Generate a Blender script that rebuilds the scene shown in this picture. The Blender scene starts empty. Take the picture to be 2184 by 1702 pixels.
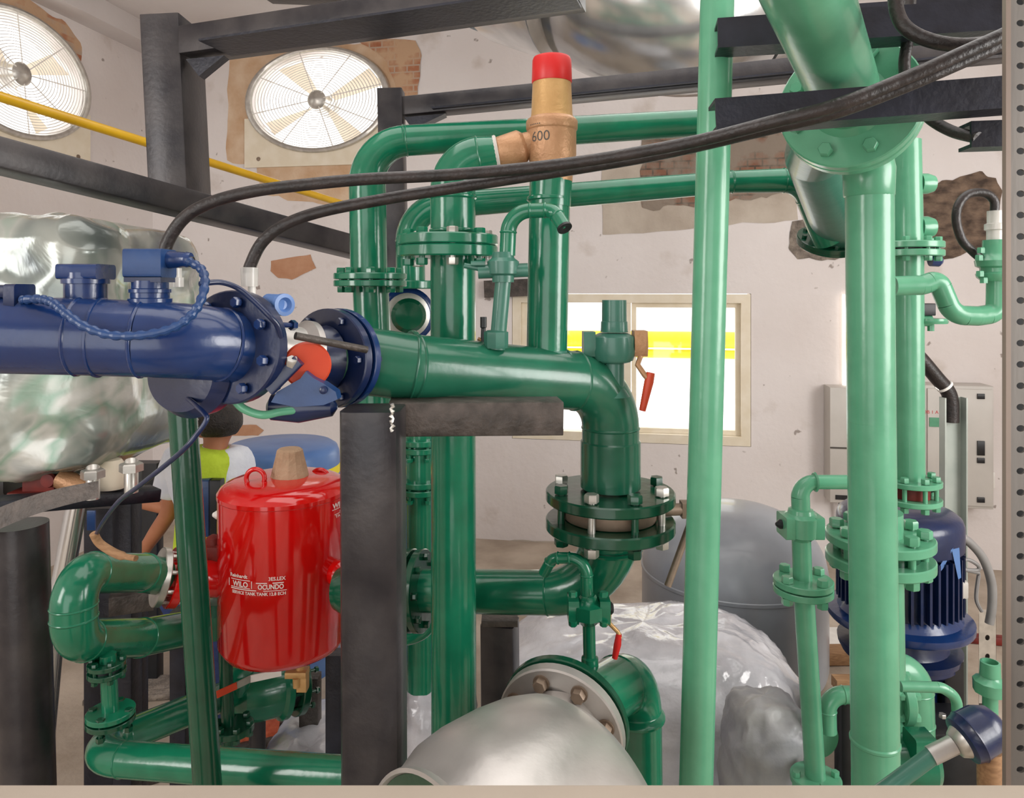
import bpy, bmesh, math, random
from mathutils import Vector, Matrix, noise
random.seed(7)
col = bpy.context.scene.collection
V = Vector
# ------------------------------------------------------------------ camera
FPX, CXP, HZ, EYE, YAW = 1550.0, 1092.0, 620.0, 2.2, math.radians(10)
FW = V((-math.sin(YAW), math.cos(YAW), 0)); RT = V((math.cos(YAW), math.sin(YAW), 0)); UP = V((0, 0, 1))
ORG = V((0, 0, EYE))
def P(x, y, d):
    "point seen at photo pixel (x, y) at depth d metres"
    return ORG + FW*d + RT*((x-CXP)/FPX*d) + UP*(-(y-HZ)/FPX*d)
def m(px, d): return px*d/FPX
def PF(x, d):
    "point on the floor below pixel column x at depth d"
    p = P(x, HZ, d); p.z = 0.0; return p
YB, XL, XR, YF, ZC = 6.3, -4.63, 4.3, -3.2, 4.62
def WB(x, y, off=0.0):
    r = P(x, y, 1.0)-ORG; t = (YB-off)/r.y; return ORG+r*t
def WL(x, y, off=0.0):
    r = P(x, y, 1.0)-ORG; t = (XL+off)/r.x; return ORG+r*t
cam = bpy.data.cameras.new('camera'); camo = bpy.data.objects.new('camera', cam); col.objects.link(camo)
camo.location = ORG; camo.rotation_euler = (math.pi/2, 0, YAW)
cam.sensor_width = 36; cam.lens = FPX/2184*36; cam.shift_y = -(851-HZ)/2184; cam.clip_start = 0.02
bpy.context.scene.camera = camo
# ------------------------------------------------------------------ materials
def lin(h):
    h = h.lstrip('#'); o = []
    for i in (0, 2, 4):
        c = int(h[i:i+2], 16)/255
        o.append(c/12.92 if c <= .04045 else ((c+.055)/1.055)**2.4)
    return (*o, 1)
def mat(name, c1, c2=None, rough=.4, metal=0, scale=6, bump=0, bscale=60, coat=0, alpha=1, rvar=0, trans=0, detail=4, lo=.35, hi=.65, spec=None, stretch=None, emit=0):
    M = bpy.data.materials.new(name); M.use_nodes = True
    nt = M.node_tree; b = nt.nodes['Principled BSDF']; N = nt.nodes.new; L = nt.links.new
    b.inputs['Base Color'].default_value = lin(c1); b.inputs['Roughness'].default_value = rough
    b.inputs['Metallic'].default_value = metal; b.inputs['Coat Weight'].default_value = coat
    b.inputs['Coat Roughness'].default_value = .08
    if spec is not None: b.inputs['Specular IOR Level'].default_value = spec
    b.inputs['Alpha'].default_value = alpha; b.inputs['Transmission Weight'].default_value = trans
    if emit: b.inputs['Emission Color'].default_value = lin(c1); b.inputs['Emission Strength'].default_value = emit
    tc = N('ShaderNodeTexCoord'); src = tc.outputs['Object']
    if stretch:
        mp = N('ShaderNodeMapping'); mp.inputs['Scale'].default_value = stretch; L(src, mp.inputs['Vector']); src = mp.outputs['Vector']
    if c2:
        n = N('ShaderNodeTexNoise'); n.inputs['Scale'].default_value = scale; n.inputs['Detail'].default_value = detail; L(src, n.inputs['Vector'])
        r = N('ShaderNodeValToRGB'); r.color_ramp.elements[0].position = lo; r.color_ramp.elements[1].position = hi
        r.color_ramp.elements[0].color = lin(c1); r.color_ramp.elements[1].color = lin(c2)
        L(n.outputs['Fac'], r.inputs['Fac']); L(r.outputs['Color'], b.inputs['Base Color'])
        if rvar:
            mr = N('ShaderNodeMapRange'); mr.inputs['To Min'].default_value = max(.02, rough-rvar); mr.inputs['To Max'].default_value = rough+rvar
            L(n.outputs['Fac'], mr.inputs['Value']); L(mr.outputs['Result'], b.inputs['Roughness'])
    if bump:
        n2 = N('ShaderNodeTexNoise'); n2.inputs['Scale'].default_value = bscale; n2.inputs['Detail'].default_value = 4; L(src, n2.inputs['Vector'])
        bp = N('ShaderNodeBump'); bp.inputs['Strength'].default_value = bump; bp.inputs['Distance'].default_value = .02
        L(n2.outputs['Fac'], bp.inputs['Height']); L(bp.outputs['Normal'], b.inputs['Normal'])
    return M
GREEN = mat('green gloss paint', '#106448', '#167253', .2, scale=9, bump=.05, bscale=25, coat=.25)
DGREEN = mat('dark green gloss paint', '#083f2b', '#0b4a33', .2, scale=9, bump=.05, bscale=25, coat=.25)
MINT = mat('pale green paint', '#559776', '#60a381', .25, scale=7, bump=.05, bscale=25, coat=.12)
GGREEN = mat('grey green with glare', '#35695a', '#3d7262', .32, scale=8, bump=.05, bscale=25, coat=.2)  # window glare greyed into the colour; also on plain grey green parts
BLUE = mat('blue gloss paint', '#0f2857', '#143264', .25, scale=8, bump=.06, bscale=30, coat=.3)
NAVY = mat('navy paint', '#0b1a3c', '#10224a', .3, scale=8, bump=.06, bscale=30, coat=.2)
LBLUE = mat('mid blue paint', '#16335f', '#1d3f70', .35, scale=9, bump=.05, bscale=40)
PALEBLUE = mat('pale blue paint', '#4f74b0', '#5f83bb', .35, scale=5)
RED = mat('red gloss paint', '#c80808', '#d20d0b', .12, scale=5, coat=.6)
REDP = mat('red plastic', '#c31416', '#cc1c1a', .4, scale=12)
RUST = mat('dark red primer', '#5a1712', '#7a241a', .6, scale=15)
ORANGE = mat('orange red paint', '#b8381a', '#c54422', .45, scale=12)
BRASS = mat('yellow bronze', '#bd9560', '#cba36c', .38, .35, scale=14, bump=.1, bscale=90)
BRONZE = mat('cast bronze', '#a97f5c', '#b88e69', .45, .35, scale=16, bump=.15, bscale=120)
STEEL = mat('black painted steel', '#252327', '#423e3e', .36, .25, scale=7, detail=8, bump=.05, bscale=60, rvar=.08)
BSTEEL = mat('dark blue black steel', '#15161f', '#22242f', .4, .2, scale=14, bump=.1, bscale=60)
WORN = mat('worn grey steel', '#38332f', '#574f4a', .5, .3, scale=20, bump=.25, bscale=70, rvar=.12)
ZINC = mat('zinc plated steel', '#b9b6b0', '#d0cdc6', .35, .8, scale=20)
GALV = mat('galvanised sheet', '#b3b5b6', '#e8e9e8', .2, .9, scale=3, rvar=.08, stretch=(1, 1, .25), bump=.05, bscale=8)
STAIN = mat('brushed stainless', '#aeaaa6', '#c6c2be', .36, .6, scale=7, rvar=.08, bump=.05, bscale=30)
BOLTB = mat('brown steel bolt', '#7b6a5b', '#8d7c6c', .5, .5, scale=25)
GREYD = mat('mid grey plastic', '#7c7a78', '#8c8a88', .5, scale=8)
TRAYM = mat('pale grey green tray', '#9ba39c', '#adb3ac', .4, .2, scale=5)
UPRIGHT = mat('dull galvanised upright', '#6f6b67', '#84807b', .45, .3, scale=5, bump=.04, bscale=40, stretch=(1, 1, .2))
RUBBER = mat('black rubber', '#1b1716', '#2c2422', .42, scale=30, bump=.15, bscale=90)
BLACK = mat('black plastic', '#121316', '#1c1d21', .4, scale=20)
CLEARP = mat('clear plastic fitting', '#d9d6d0', None, .15, alpha=.7)
WHITEP = mat('white plastic', '#e6e2dc', '#efece6', .4, scale=20)
GREYP = mat('grey enamel', '#bdb8b1', '#c6c1ba', .45, scale=4)
CREAM = mat('cream window paint', '#e6dac2', '#eee4d0', .5, scale=8)
YELLOW = mat('yellow paint', '#c99a10', '#d6a818', .3, scale=8, coat=.3)
YBAND = mat('bright yellow', '#f3df1c', '#f5e330', .5, scale=4)
HIVIS = mat('hi vis cloth', '#c6df3e', '#b9d233', .85, scale=20, bump=.3, bscale=40)
SHIRT = mat('white cotton', '#dfe3ee', '#eef1f8', .9, scale=10, bump=.3, bscale=30)
DENIM = mat('blue denim', '#22305a', '#2c3b68', .9, scale=30, bump=.3, bscale=90)
SKIN = mat('skin', '#a8694a', '#b67857', .5, scale=12)
HAIR = mat('black hair', '#15110f', '#2a211d', .5, scale=60, bump=.5, bscale=120)
LETTER = mat('white lettering', '#f0d8d2', None, .5)
INK = mat('dark print', '#4a453f', None, .6)
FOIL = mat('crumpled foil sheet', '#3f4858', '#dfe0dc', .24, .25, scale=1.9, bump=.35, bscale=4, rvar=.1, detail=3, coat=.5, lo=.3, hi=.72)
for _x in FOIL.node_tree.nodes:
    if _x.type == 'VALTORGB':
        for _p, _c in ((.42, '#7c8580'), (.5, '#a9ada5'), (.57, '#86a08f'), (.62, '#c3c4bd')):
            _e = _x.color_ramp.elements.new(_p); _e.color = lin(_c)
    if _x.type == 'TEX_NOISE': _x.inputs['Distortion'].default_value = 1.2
PLASTIC = mat('milky plastic sheet', '#a9a8ad', '#d3d2d7', .16, 0, scale=4, bump=.6, bscale=9, coat=.5, detail=6)
SACK = mat('grey sack', '#85858c', '#9c9b9a', .5, scale=6, bump=.4, bscale=12, coat=.1)
GREYTANK = mat('grey tank paint', '#8b8f96', '#9aa0a8', .3, scale=3, coat=.2)
TIMBER = mat('raw timber', '#8a6748', '#a5805c', .8, scale=14, stretch=(1, 8, 8))
BRICK = mat('loose brick', '#a8492c', '#bd6040', .9, scale=25, bump=.5, bscale=60)
BEIGE = mat('beige smooth concrete', '#ada092', '#b8ab9d', .6, scale=2.5, bump=.05, bscale=30)
CONC = mat('dusty concrete floor', '#9c8d7d', '#c0b2a2', .85, scale=2.2, bump=.35, bscale=18, detail=8)
MORTAR = mat('broken mortar', '#6b625a', '#978c80', .95, scale=18, bump=.9, bscale=40)
HGREEN = mat('header green paint', '#1c5a44', '#22664e', .24, scale=8, bump=.05, bscale=25, coat=.25)
BLADE = bpy.data.materials.new('thin pale fan blade'); BLADE.use_nodes = True
_n = BLADE.node_tree; _n.nodes.clear(); _o = _n.nodes.new('ShaderNodeOutputMaterial'); _m = _n.nodes.new('ShaderNodeMixShader'); _d = _n.nodes.new('ShaderNodeBsdfDiffuse'); _q = _n.nodes.new('ShaderNodeBsdfTranslucent')
_d.inputs['Color'].default_value = lin('#e8dfd0'); _q.inputs['Color'].default_value = lin('#f0e2c8'); _m.inputs['Fac'].default_value = .3
_n.links.new(_d.outputs[0], _m.inputs[1]); _n.links.new(_q.outputs[0], _m.inputs[2]); _n.links.new(_m.outputs[0], _o.inputs['Surface'])
GLASSM = bpy.data.materials.new('window glass'); GLASSM.use_nodes = True
_nt = GLASSM.node_tree; _nt.nodes.clear()
_o = _nt.nodes.new('ShaderNodeOutputMaterial'); _mx = _nt.nodes.new('ShaderNodeMixShader'); _t = _nt.nodes.new('ShaderNodeBsdfTransparent'); _g = _nt.nodes.new('ShaderNodeBsdfGlossy')
_g.inputs['Roughness'].default_value = .03; _mx.inputs['Fac'].default_value = .07
_nt.links.new(_t.outputs[0], _mx.inputs[1]); _nt.links.new(_g.outputs[0], _mx.inputs[2]); _nt.links.new(_mx.outputs[0], _o.inputs['Surface'])
def wallmat():
    M = bpy.data.materials.new('whitewashed plaster'); M.use_nodes = True
    nt = M.node_tree; b = nt.nodes['Principled BSDF']; N = nt.nodes.new; L = nt.links.new
    b.inputs['Roughness'].default_value = .8
    tc = N('ShaderNodeTexCoord')
    def nz(s, d=5):
        n = N('ShaderNodeTexNoise'); n.inputs['Scale'].default_value = s; n.inputs['Detail'].default_value = d; L(tc.outputs['Object'], n.inputs['Vector']); return n
    def ramp(n, a, ca, c, cb):
        r = N('ShaderNodeValToRGB'); r.color_ramp.elements[0].position = a; r.color_ramp.elements[0].color = ca
        r.color_ramp.elements[1].position = c; r.color_ramp.elements[1].color = cb; L(n.outputs['Fac'], r.inputs['Fac']); return r
    base = ramp(nz(.9, 6), .3, lin('#dcd3cf'), .7, lin('#eae4e2'))
    stain = ramp(nz(2.3, 7), .62, (0, 0, 0, 1), .74, (.55, .55, .55, 1))
    spots = ramp(nz(11, 2), .72, (0, 0, 0, 1), .76, (.8, .8, .8, 1))
    m1 = N('ShaderNodeMixRGB'); m1.inputs['Color2'].default_value = lin('#b9aa9c'); L(stain.outputs['Color'], m1.inputs['Fac']); L(base.outputs['Color'], m1.inputs['Color1'])
    m2 = N('ShaderNodeMixRGB'); m2.inputs['Color2'].default_value = lin('#8d8078'); L(spots.outputs['Color'], m2.inputs['Fac']); L(m1.outputs['Color'], m2.inputs['Color1'])
    # bare grey render below about 0.15 m above the floor, with a ragged edge
    L(m2.outputs['Color'], b.inputs['Base Color'])
    bp = N('ShaderNodeBump'); bp.inputs['Strength'].default_value = .25; bp.inputs['Distance'].default_value = .02
    L(nz(14, 6).outputs['Fac'], bp.inputs['Height']); L(bp.outputs['Normal'], b.inputs['Normal'])
    return M
WALL = wallmat()
CEIL = mat('painted ceiling', '#cfc8c6', '#d8d2d0', .8, scale=1.2, bump=.1, bscale=20)
def brickmat(name, a, c, mort, plas, sc=1.0, thr=.5):
    M = bpy.data.materials.new(name); M.use_nodes = True
    nt = M.node_tree; b = nt.nodes['Principled BSDF']; N = nt.nodes.new; L = nt.links.new
    b.inputs['Roughness'].default_value = .9
    tc = N('ShaderNodeTexCoord'); mp = N('ShaderNodeMapping'); mp.inputs['Rotation'].default_value = (math.pi/2, 0, 0); L(tc.outputs['Object'], mp.inputs['Vector'])
    br = N('ShaderNodeTexBrick'); br.inputs['Scale'].default_value = 4.2*sc; br.inputs['Color1'].default_value = lin(a); br.inputs['Color2'].default_value = lin(c); br.inputs['Mortar'].default_value = lin(mort)
    br.inputs['Mortar Size'].default_value = .03; L(mp.outputs['Vector'], br.inputs['Vector'])
    n = N('ShaderNodeTexNoise'); n.inputs['Scale'].default_value = 5; n.inputs['Detail'].default_value = 7; L(tc.outputs['Object'], n.inputs['Vector'])
    r = N('ShaderNodeValToRGB'); r.color_ramp.elements[0].position = thr-.08; r.color_ramp.elements[1].position = thr+.08; L(n.outputs['Fac'], r.inputs['Fac'])
    mx = N('ShaderNodeMixRGB'); mx.inputs['Color2'].default_value = lin(plas); L(r.outputs['Color'], mx.inputs['Fac']); L(br.outputs['Color'], mx.inputs['Color1']); L(mx.outputs['Color'], b.inputs['Base Color'])
    bp = N('ShaderNodeBump'); bp.inputs['Strength'].default_value = .7; bp.inputs['Distance'].default_value = .03
    L(n.outputs['Fac'], bp.inputs['Height']); L(bp.outputs['Normal'], b.inputs['Normal'])
    return M
BRICKW = brickmat('exposed brick', '#a8694a', '#b98060', '#b7a392', '#c9a686', thr=.46)
BRICKD = brickmat('dark exposed brick', '#7d5543', '#8f6652', '#54483e', '#8f8275', thr=.46)
TANPL = mat('tan raw plaster', '#c9a583', '#dcc2a6', .9, scale=5, bump=.4, bscale=18, detail=7)
TERRA = mat('terracotta raw plaster', '#b98767', '#c79a7b', .9, scale=6, bump=.3, bscale=18)
GREYPL = mat('grey raw plaster', '#b3a698', '#c6bbad', .9, scale=4, bump=.3, bscale=16, detail=7)
RUBBLE = mat('dark rubble', '#4a3d35', '#85705f', .95, scale=9, bump=1, bscale=22, detail=8, stretch=(1, 1, 1.7))
# ------------------------------------------------------------------ mesh builder
class MB:
    def __init__(s): s.v = []; s.f = []
    def add(s, vs, fs):
        o = len(s.v); s.v += [V(x) for x in vs]; s.f += [tuple(i+o for i in f) for f in fs]; return s
def frame(t, up=None):
    t = t.normalized(); a = up if up else (UP if abs(t.z) < .9 else RT)
    n = a - t*a.dot(t)
    if n.length < 1e-6: n = t.orthogonal()
    n.normalize(); return t, n, t.cross(n)
def tube(mb, pts, rad, seg=28, cap=True, closed=False):
    pts = [V(p) for p in pts]; n = len(pts)
    if not isinstance(rad, (list, tuple)): rad = [rad]*n
    vs, fs = [], []; prev = None
    for i, p in enumerate(pts):
        a = pts[i-1] if i else (pts[-2] if closed else pts[0]); b = pts[i+1] if i < n-1 else (pts[1] if closed else pts[-1])
        t = (b-a).normalized()
        nn = frame(t)[1] if prev is None else (prev - t*prev.dot(t)).normalized()
        prev = nn; bn = t.cross(nn)
        for k in range(seg):
            w = 2*math.pi*k/seg; vs.append(p + (nn*math.cos(w)+bn*math.sin(w))*rad[i])
    for i in range(n-1):
        for k in range(seg):
            k2 = (k+1) % seg; fs.append((i*seg+k, i*seg+k2, (i+1)*seg+k2, (i+1)*seg+k))
    if cap and not closed:
        fs.append(tuple(range(seg-1, -1, -1))); fs.append(tuple((n-1)*seg+k for k in range(seg)))
    return mb.add(vs, fs)
def lathe(mb, o, axis, prof, seg=40, sx=None):
    "prof: (distance along axis, radius); sx widens the shape along the camera's right"
    t, n, b = frame(axis); vs, fs = [], []; o = V(o)
    for (h, r) in prof:
        for k in range(seg):
            w = 2*math.pi*k/seg; q = (n*math.cos(w)+b*math.sin(w))*max(r, 1e-5)
            if sx: q = q + RT*(q.dot(RT)*(sx-1))
            vs.append(o + t*h + q)
    for i in range(len(prof)-1):
        for k in range(seg):
            k2 = (k+1) % seg; fs.append((i*seg+k, i*seg+k2, (i+1)*seg+k2, (i+1)*seg+k))
    if prof[0][1] > 1e-4 and prof[0] != prof[-1]: fs.append(tuple(range(seg-1, -1, -1)))
    if prof[-1][1] > 1e-4 and prof[0] != prof[-1]: fs.append(tuple((len(prof)-1)*seg+k for k in range(seg)))
    return mb.add(vs, fs)
def disc(r, t, c=.12):
    b = min(c*t, .004); return [(0, r-b), (b, r), (t-b, r), (t, r-b)]
def prism(mb, p0, p1, prof, up=UP, side=None):
    "extrude a closed 2D profile (along side, along up) from p0 to p1"
    p0, p1 = V(p0), V(p1); t = (p1-p0).normalized(); u = (up - t*up.dot(t)).normalized(); s = side if side else t.cross(u)
    n = len(prof); vs = [p0+s*a+u*b for a, b in prof]+[p1+s*a+u*b for a, b in prof]
    fs = [tuple(range(n-1, -1, -1)), tuple(range(n, 2*n))]+[(i, (i+1) % n, n+(i+1) % n, n+i) for i in range(n)]
    return mb.add(vs, fs)
def rect(w, h, c=0):
    if not c: return [(-w/2, -h/2), (w/2, -h/2), (w/2, h/2), (-w/2, h/2)]
    w /= 2; h /= 2; k = c*.3
    return [(-w+c, -h), (w-c, -h), (w-k, -h+k), (w, -h+c), (w, h-c), (w-k, h-k), (w-c, h), (-w+c, h), (-w+k, h-k), (-w, h-c), (-w, -h+c), (-w+k, -h+k)]
def chan(h, w, t):  # C section, web at side 0, flanges towards +side
    return [(0, -h/2), (w, -h/2), (w, -h/2+t), (t, -h/2+t), (t, h/2-t), (w, h/2-t), (w, h/2), (0, h/2)]
def angle(h, w, t):
    return [(0, 0), (w, 0), (w, t), (t, t), (t, h), (0, h)]
def box(mb, c, ax, ay, az, sx, sy, sz, bev=0):
    c = V(c)
    return prism(mb, c-ax*sx/2, c+ax*sx/2, rect(sy, sz, bev), up=az, side=ay)
def hexa(mb, o, axis, r, h, rot=0):
    t, n, b = frame(axis); vs = []
    for hh, rr in ((0, r), (h*.85, r), (h, r*.88)):
        for k in range(6):
            w = rot+math.pi*k/3; vs.append(V(o)+t*hh+(n*math.cos(w)+b*math.sin(w))*rr)
    fs = [tuple(range(5, -1, -1)), tuple(range(12, 18))]
    for i in range(2):
        fs += [(i*6+k, i*6+(k+1) % 6, i*6+6+(k+1) % 6, i*6+6+k) for k in range(6)]
    return mb.add(vs, fs)
def smooth_path(pts, n=10):
    pts = [V(p) for p in pts]; out = []
    for i in range(len(pts)-1):
        p0 = pts[max(i-1, 0)]; p1 = pts[i]; p2 = pts[i+1]; p3 = pts[min(i+2, len(pts)-1)]
        for k in range(n):
            t = k/n; out.append(.5*((2*p1)+(p2-p0)*t+(2*p0-5*p1+4*p2-p3)*t*t+(3*p1-p0-3*p2+p3)*t**3))
    out.append(pts[-1]); return out
def mesh_of(mb, name, ang=38):
    me = bpy.data.meshes.new(name); me.from_pydata([tuple(v) for v in mb.v], [], mb.f)
    bm = bmesh.new(); bm.from_mesh(me); bmesh.ops.recalc_face_normals(bm, faces=bm.faces); bm.to_mesh(me); bm.free()
    me.polygons.foreach_set('use_smooth', [True]*len(me.polygons)); me.set_sharp_from_angle(angle=math.radians(ang)); me.update()
    return me
def thing(name, label, cat, loc, group=None, kind=None):
    o = bpy.data.objects.new(name, None); o.empty_display_size = .1; col.objects.link(o); o.location = V(loc)
    o['label'] = label; o['category'] = cat
    if group: o['group'] = group
    if kind: o['kind'] = kind
    return o
def root_loc(o):
    l = V(o.location)
    while o.parent: o = o.parent; l += V(o.location)
    return l
def part(name, mb, M, parent, label=None, ang=38):
    l = root_loc(parent); mb.v = [v-l for v in mb.v]
    o = bpy.data.objects.new(name, mesh_of(mb, name, ang)); o.data.materials.append(M); col.objects.link(o); o.parent = parent
    if label: o['label'] = label
    return o
def single(name, mb, M, label, cat, group=None, kind=None, ang=38):
    xs = [v.x for v in mb.v]; ys = [v.y for v in mb.v]; l = V(((min(xs)+max(xs))/2, (min(ys)+max(ys))/2, min(v.z for v in mb.v)))
    mb.v = [v-l for v in mb.v]
    o = bpy.data.objects.new(name, mesh_of(mb, name, ang)); o.data.materials.append(M); col.objects.link(o); o.location = l
    if label: o['label'] = label
    if cat: o['category'] = cat
    if group: o['group'] = group
    if kind: o['kind'] = kind
    return o
def struct(name, mb, M, ang=38): return single(name, mb, M, None, None, kind='structure', ang=ang)
# ------------------------------------------------------------------ pipework helpers
def pipe_run(root, pts, rs, bend, M, bead=True, seg=28, pname='pipe', ename='elbow'):
    "straight 'pipe' parts and bent 'elbow' parts; rs = radius per straight"
    pts = [V(p) for p in pts]; n = len(pts)
    if not isinstance(rs, (list, tuple)): rs = [rs]*(n-1)
    if not isinstance(bend, (list, tuple)): bend = [bend]*max(0, n-2)
    ends = [[pts[i].copy(), pts[i+1].copy()] for i in range(n-1)]; arcs = []
    for i in range(1, n-1):
        u1 = (pts[i]-pts[i-1]).normalized(); u2 = (pts[i+1]-pts[i]).normalized(); th = u1.angle(u2)
        if th < .02: continue
        t = min(bend[i-1]*math.tan(th/2), .48*(pts[i]-pts[i-1]).length if 0 < i-1 else .95*(pts[i]-pts[i-1]).length, .48*(pts[i+1]-pts[i]).length if i+1 < n-1 else .95*(pts[i+1]-pts[i]).length)
        R = t/math.tan(th/2); A = pts[i]-u1*t; n1 = (u2-u1*u2.dot(u1)).normalized()
        K = max(5, int(th/math.pi*24)); arc = [A+u1*R*math.sin(th*k/K)+n1*R*(1-math.cos(th*k/K)) for k in range(K+1)]
        ends[i-1][1] = A; ends[i][0] = arc[-1]; arcs.append((i, arc, u1, u2))
    for k, (a, b) in enumerate(ends):
        if (b-a).length > .004:
            r = rs[k]; mb = MB(); tube(mb, [a, b], list(r) if isinstance(r, tuple) else r, seg); part(pname, mb, M, root)
    for (i, arc, u1, u2) in arcs:
        ra = rs[i-1]; rb = rs[i]; ra = ra[1] if isinstance(ra, tuple) else ra; rb = rb[0] if isinstance(rb, tuple) else rb
        mb = MB(); tube(mb, arc, [ra+(rb-ra)*k/(len(arc)-1) for k in range(len(arc))], seg)
        if bead:
            for p, u, r in ((arc[0], u1, ra), (arc[-1], u2, rb)):
                w = max(.003, r*.05); lathe(mb, p-u*w, u, [(0, r), (w*.5, r+w*.5), (w, r+w*.7), (w*1.5, r+w*.5), (w*2, r)], seg)
        part(ename, mb, M, root)
def bolt(parent, c, axis, L, r, M, name='bolt', rot=0):
    "hex head at each end, shank between; c = middle"
    a = axis.normalized(); mb = MB()
    tube(mb, [c-a*(L/2+r*.4), c+a*(L/2+r*.4)], r*.52, 10)
    hexa(mb, c+a*L/2, a, r, r*1.1, rot); hexa(mb, c-a*L/2, -a, r, r*1.2, rot)
    return part(name, mb, M, parent)
def flange(root, c, axis, ro, t, M, nb=0, br=.012, boltM=None, L=None, pcd=.8, ph=.0, name='flange', off=0, sx=None):
    "disc centred at c; bolts (sub-parts) along axis"
    a = axis.normalized(); mb = MB(); lathe(mb, c-a*t/2, a, disc(ro, t), 48, sx=sx)
    f = part(name, mb, M, root); _, n, b = frame(a)
    for k in range(nb):
        w = ph+2*math.pi*k/nb; q = (n*math.cos(w)+b*math.sin(w))*ro*pcd
        if sx: q = q+RT*(q.dot(RT)*(sx-1))
        bolt(f, c+a*off+q, a, L or t*1.05, br, boltM or M, rot=w)
    return f
def flange_pair(root, c, axis, ro, t, gap, M, nb=8, br=.012, boltM=None, ph=.2, pcd=.8):
    a = axis.normalized()
    flange(root, c-a*(t+gap)/2, a, ro, t, M, 0)
    flange(root, c+a*(t+gap)/2, a, ro, t, M, nb, br, boltM, L=2*t+gap+.002, pcd=pcd, ph=ph, off=-(t+gap)/2)
    mb = MB(); lathe(mb, c-a*gap/2, a, [(0, ro*.72), (gap, ro*.72)], 40); part('gasket', mb, BLACK, root)
def text_mb(s, size, bold=0.0):
    cu = bpy.data.curves.new('t', 'FONT'); cu.body = s; cu.size = size; cu.offset = bold; cu.align_x = 'CENTER'; cu.align_y = 'CENTER'; cu.resolution_u = 3
    o = bpy.data.objects.new('t', cu); col.objects.link(o); dg = bpy.context.evaluated_depsgraph_get()
    me = bpy.data.meshes.new_from_object(o.evaluated_get(dg)); vs = [v.co.copy() for v in me.vertices]; fs = [tuple(p.vertices) for p in me.polygons]
    bpy.data.objects.remove(o); bpy.data.curves.remove(cu); bpy.data.meshes.remove(me)
    return vs, fs
def quad_hole(mb, o, ux, uy, w, h, cx, cy, rx, ry, n=48, depth=None):
    "rectangle w x h at o with an elliptical hole; depth = reveal vector"
    angs = sorted([2*math.pi*k/n for k in range(n)]+[math.atan2(y-cy, x-cx) % (2*math.pi) for x in (0, w) for y in (0, h)])
    a = []
    for t in angs:
        if not a or t-a[-1] > 1e-5: a.append(t)
    vs = []
    for t in a:
        c, s = math.cos(t), math.sin(t); ks = []
        if abs(c) > 1e-9: ks.append(((w if c > 0 else 0)-cx)/c)
        if abs(s) > 1e-9: ks.append(((h if s > 0 else 0)-cy)/s)
        k = min(x for x in ks if x > 0); r = 1/math.sqrt((c/rx)**2+(s/ry)**2)
        vs += [o+ux*(cx+c*k)+uy*(cy+s*k), o+ux*(cx+c*r)+uy*(cy+s*r)]
        if depth: vs.append(o+ux*(cx+c*r)+uy*(cy+s*r)+depth)
    q = 3 if depth else 2; N = len(a); fs = []
    for i in range(N):
        j = (i+1) % N; fs.append((i*q, j*q, j*q+1, i*q+1))
        if depth: fs.append((i*q+1, j*q+1, j*q+2, i*q+2))
    return mb.add(vs, fs)
# ================================================================== SETTING
X_, Y_ = V((1, 0, 0)), V((0, 1, 0))
def quad(mb, o, ux, uy, w, h, nx=1, ny=1):
    vs = [o+ux*(w*i/nx)+uy*(h*j/ny) for j in range(ny+1) for i in range(nx+1)]
    return mb.add(vs, [(j*(nx+1)+i, j*(nx+1)+i+1, (j+1)*(nx+1)+i+1, (j+1)*(nx+1)+i) for j in range(ny) for i in range(nx)])
# fan positions
F2 = WB(678, 214); f2x = (WB(832, 214).x-WB(524, 214).x)/2; f2y = 113*6.7/FPX
F1 = WL(40, 158); f1x = (WL(186, 158).y-F1.y); f1y = 136*5.53/FPX
WX0, WX1, WZ0, WZ1 = WB(1092, 800).x, WB(1602, 800).x, .90, 2.175
mb = MB(); T = .23
cuts = [XL, F2.x-f2x*1.02, F2.x+f2x*1.02, WX0, WX1, XR]
quad(mb, V((cuts[0], YB, 0)), X_, UP, cuts[1]-cuts[0], ZC)
w = cuts[2]-cuts[1]; z0, z1 = F2.z-f2y*1.05, F2.z+f2y*1.05
quad(mb, V((cuts[1], YB, 0)), X_, UP, w, z0); quad(mb, V((cuts[1], YB, z1)), X_, UP, w, ZC-z1)
quad_hole(mb, V((cuts[1], YB, z0)), X_, UP, w, z1-z0, w/2, f2y*1.05, f2x*.93, f2y*.93, depth=Y_*T)
quad(mb, V((cuts[2], YB, 0)), X_, UP, cuts[3]-cuts[2], ZC)
quad(mb, V((cuts[3], YB, 0)), X_, UP, cuts[4]-cuts[3], WZ0); quad(mb, V((cuts[3], YB, WZ1)), X_, UP, cuts[4]-cuts[3], ZC-WZ1)
quad(mb, V((cuts[4], YB, 0)), X_, UP, cuts[5]-cuts[4], ZC)
for (o, u, l) in ((V((WX0, YB, WZ0)), X_, WX1-WX0), (V((WX0, YB, WZ1)), X_, WX1-WX0), (V((WX0, YB, WZ0)), UP, WZ1-WZ0), (V((WX1, YB, WZ0)), UP, WZ1-WZ0)):
    quad(mb, o, u, Y_, l, T)
struct('wall_back', mb, WALL)
mb = MB(); y0, y1 = F1.y-f1x*1.02, F1.y+f1x*1.02; z0, z1 = F1.z-f1y*1.05, F1.z+f1y*1.05
quad(mb, V((XL, YF, 0)), Y_, UP, y0-YF, ZC); quad(mb, V((XL, y1, 0)), Y_, UP, YB-y1, ZC)
quad(mb, V((XL, y0, 0)), Y_, UP, y1-y0, z0); quad(mb, V((XL, y0, z1)), Y_, UP, y1-y0, ZC-z1)
quad_hole(mb, V((XL, y0, z0)), Y_, UP, y1-y0, z1-z0, (y1-y0)/2, f1y*1.05, f1x*.93, f1y*.93, depth=-X_*T)
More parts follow.
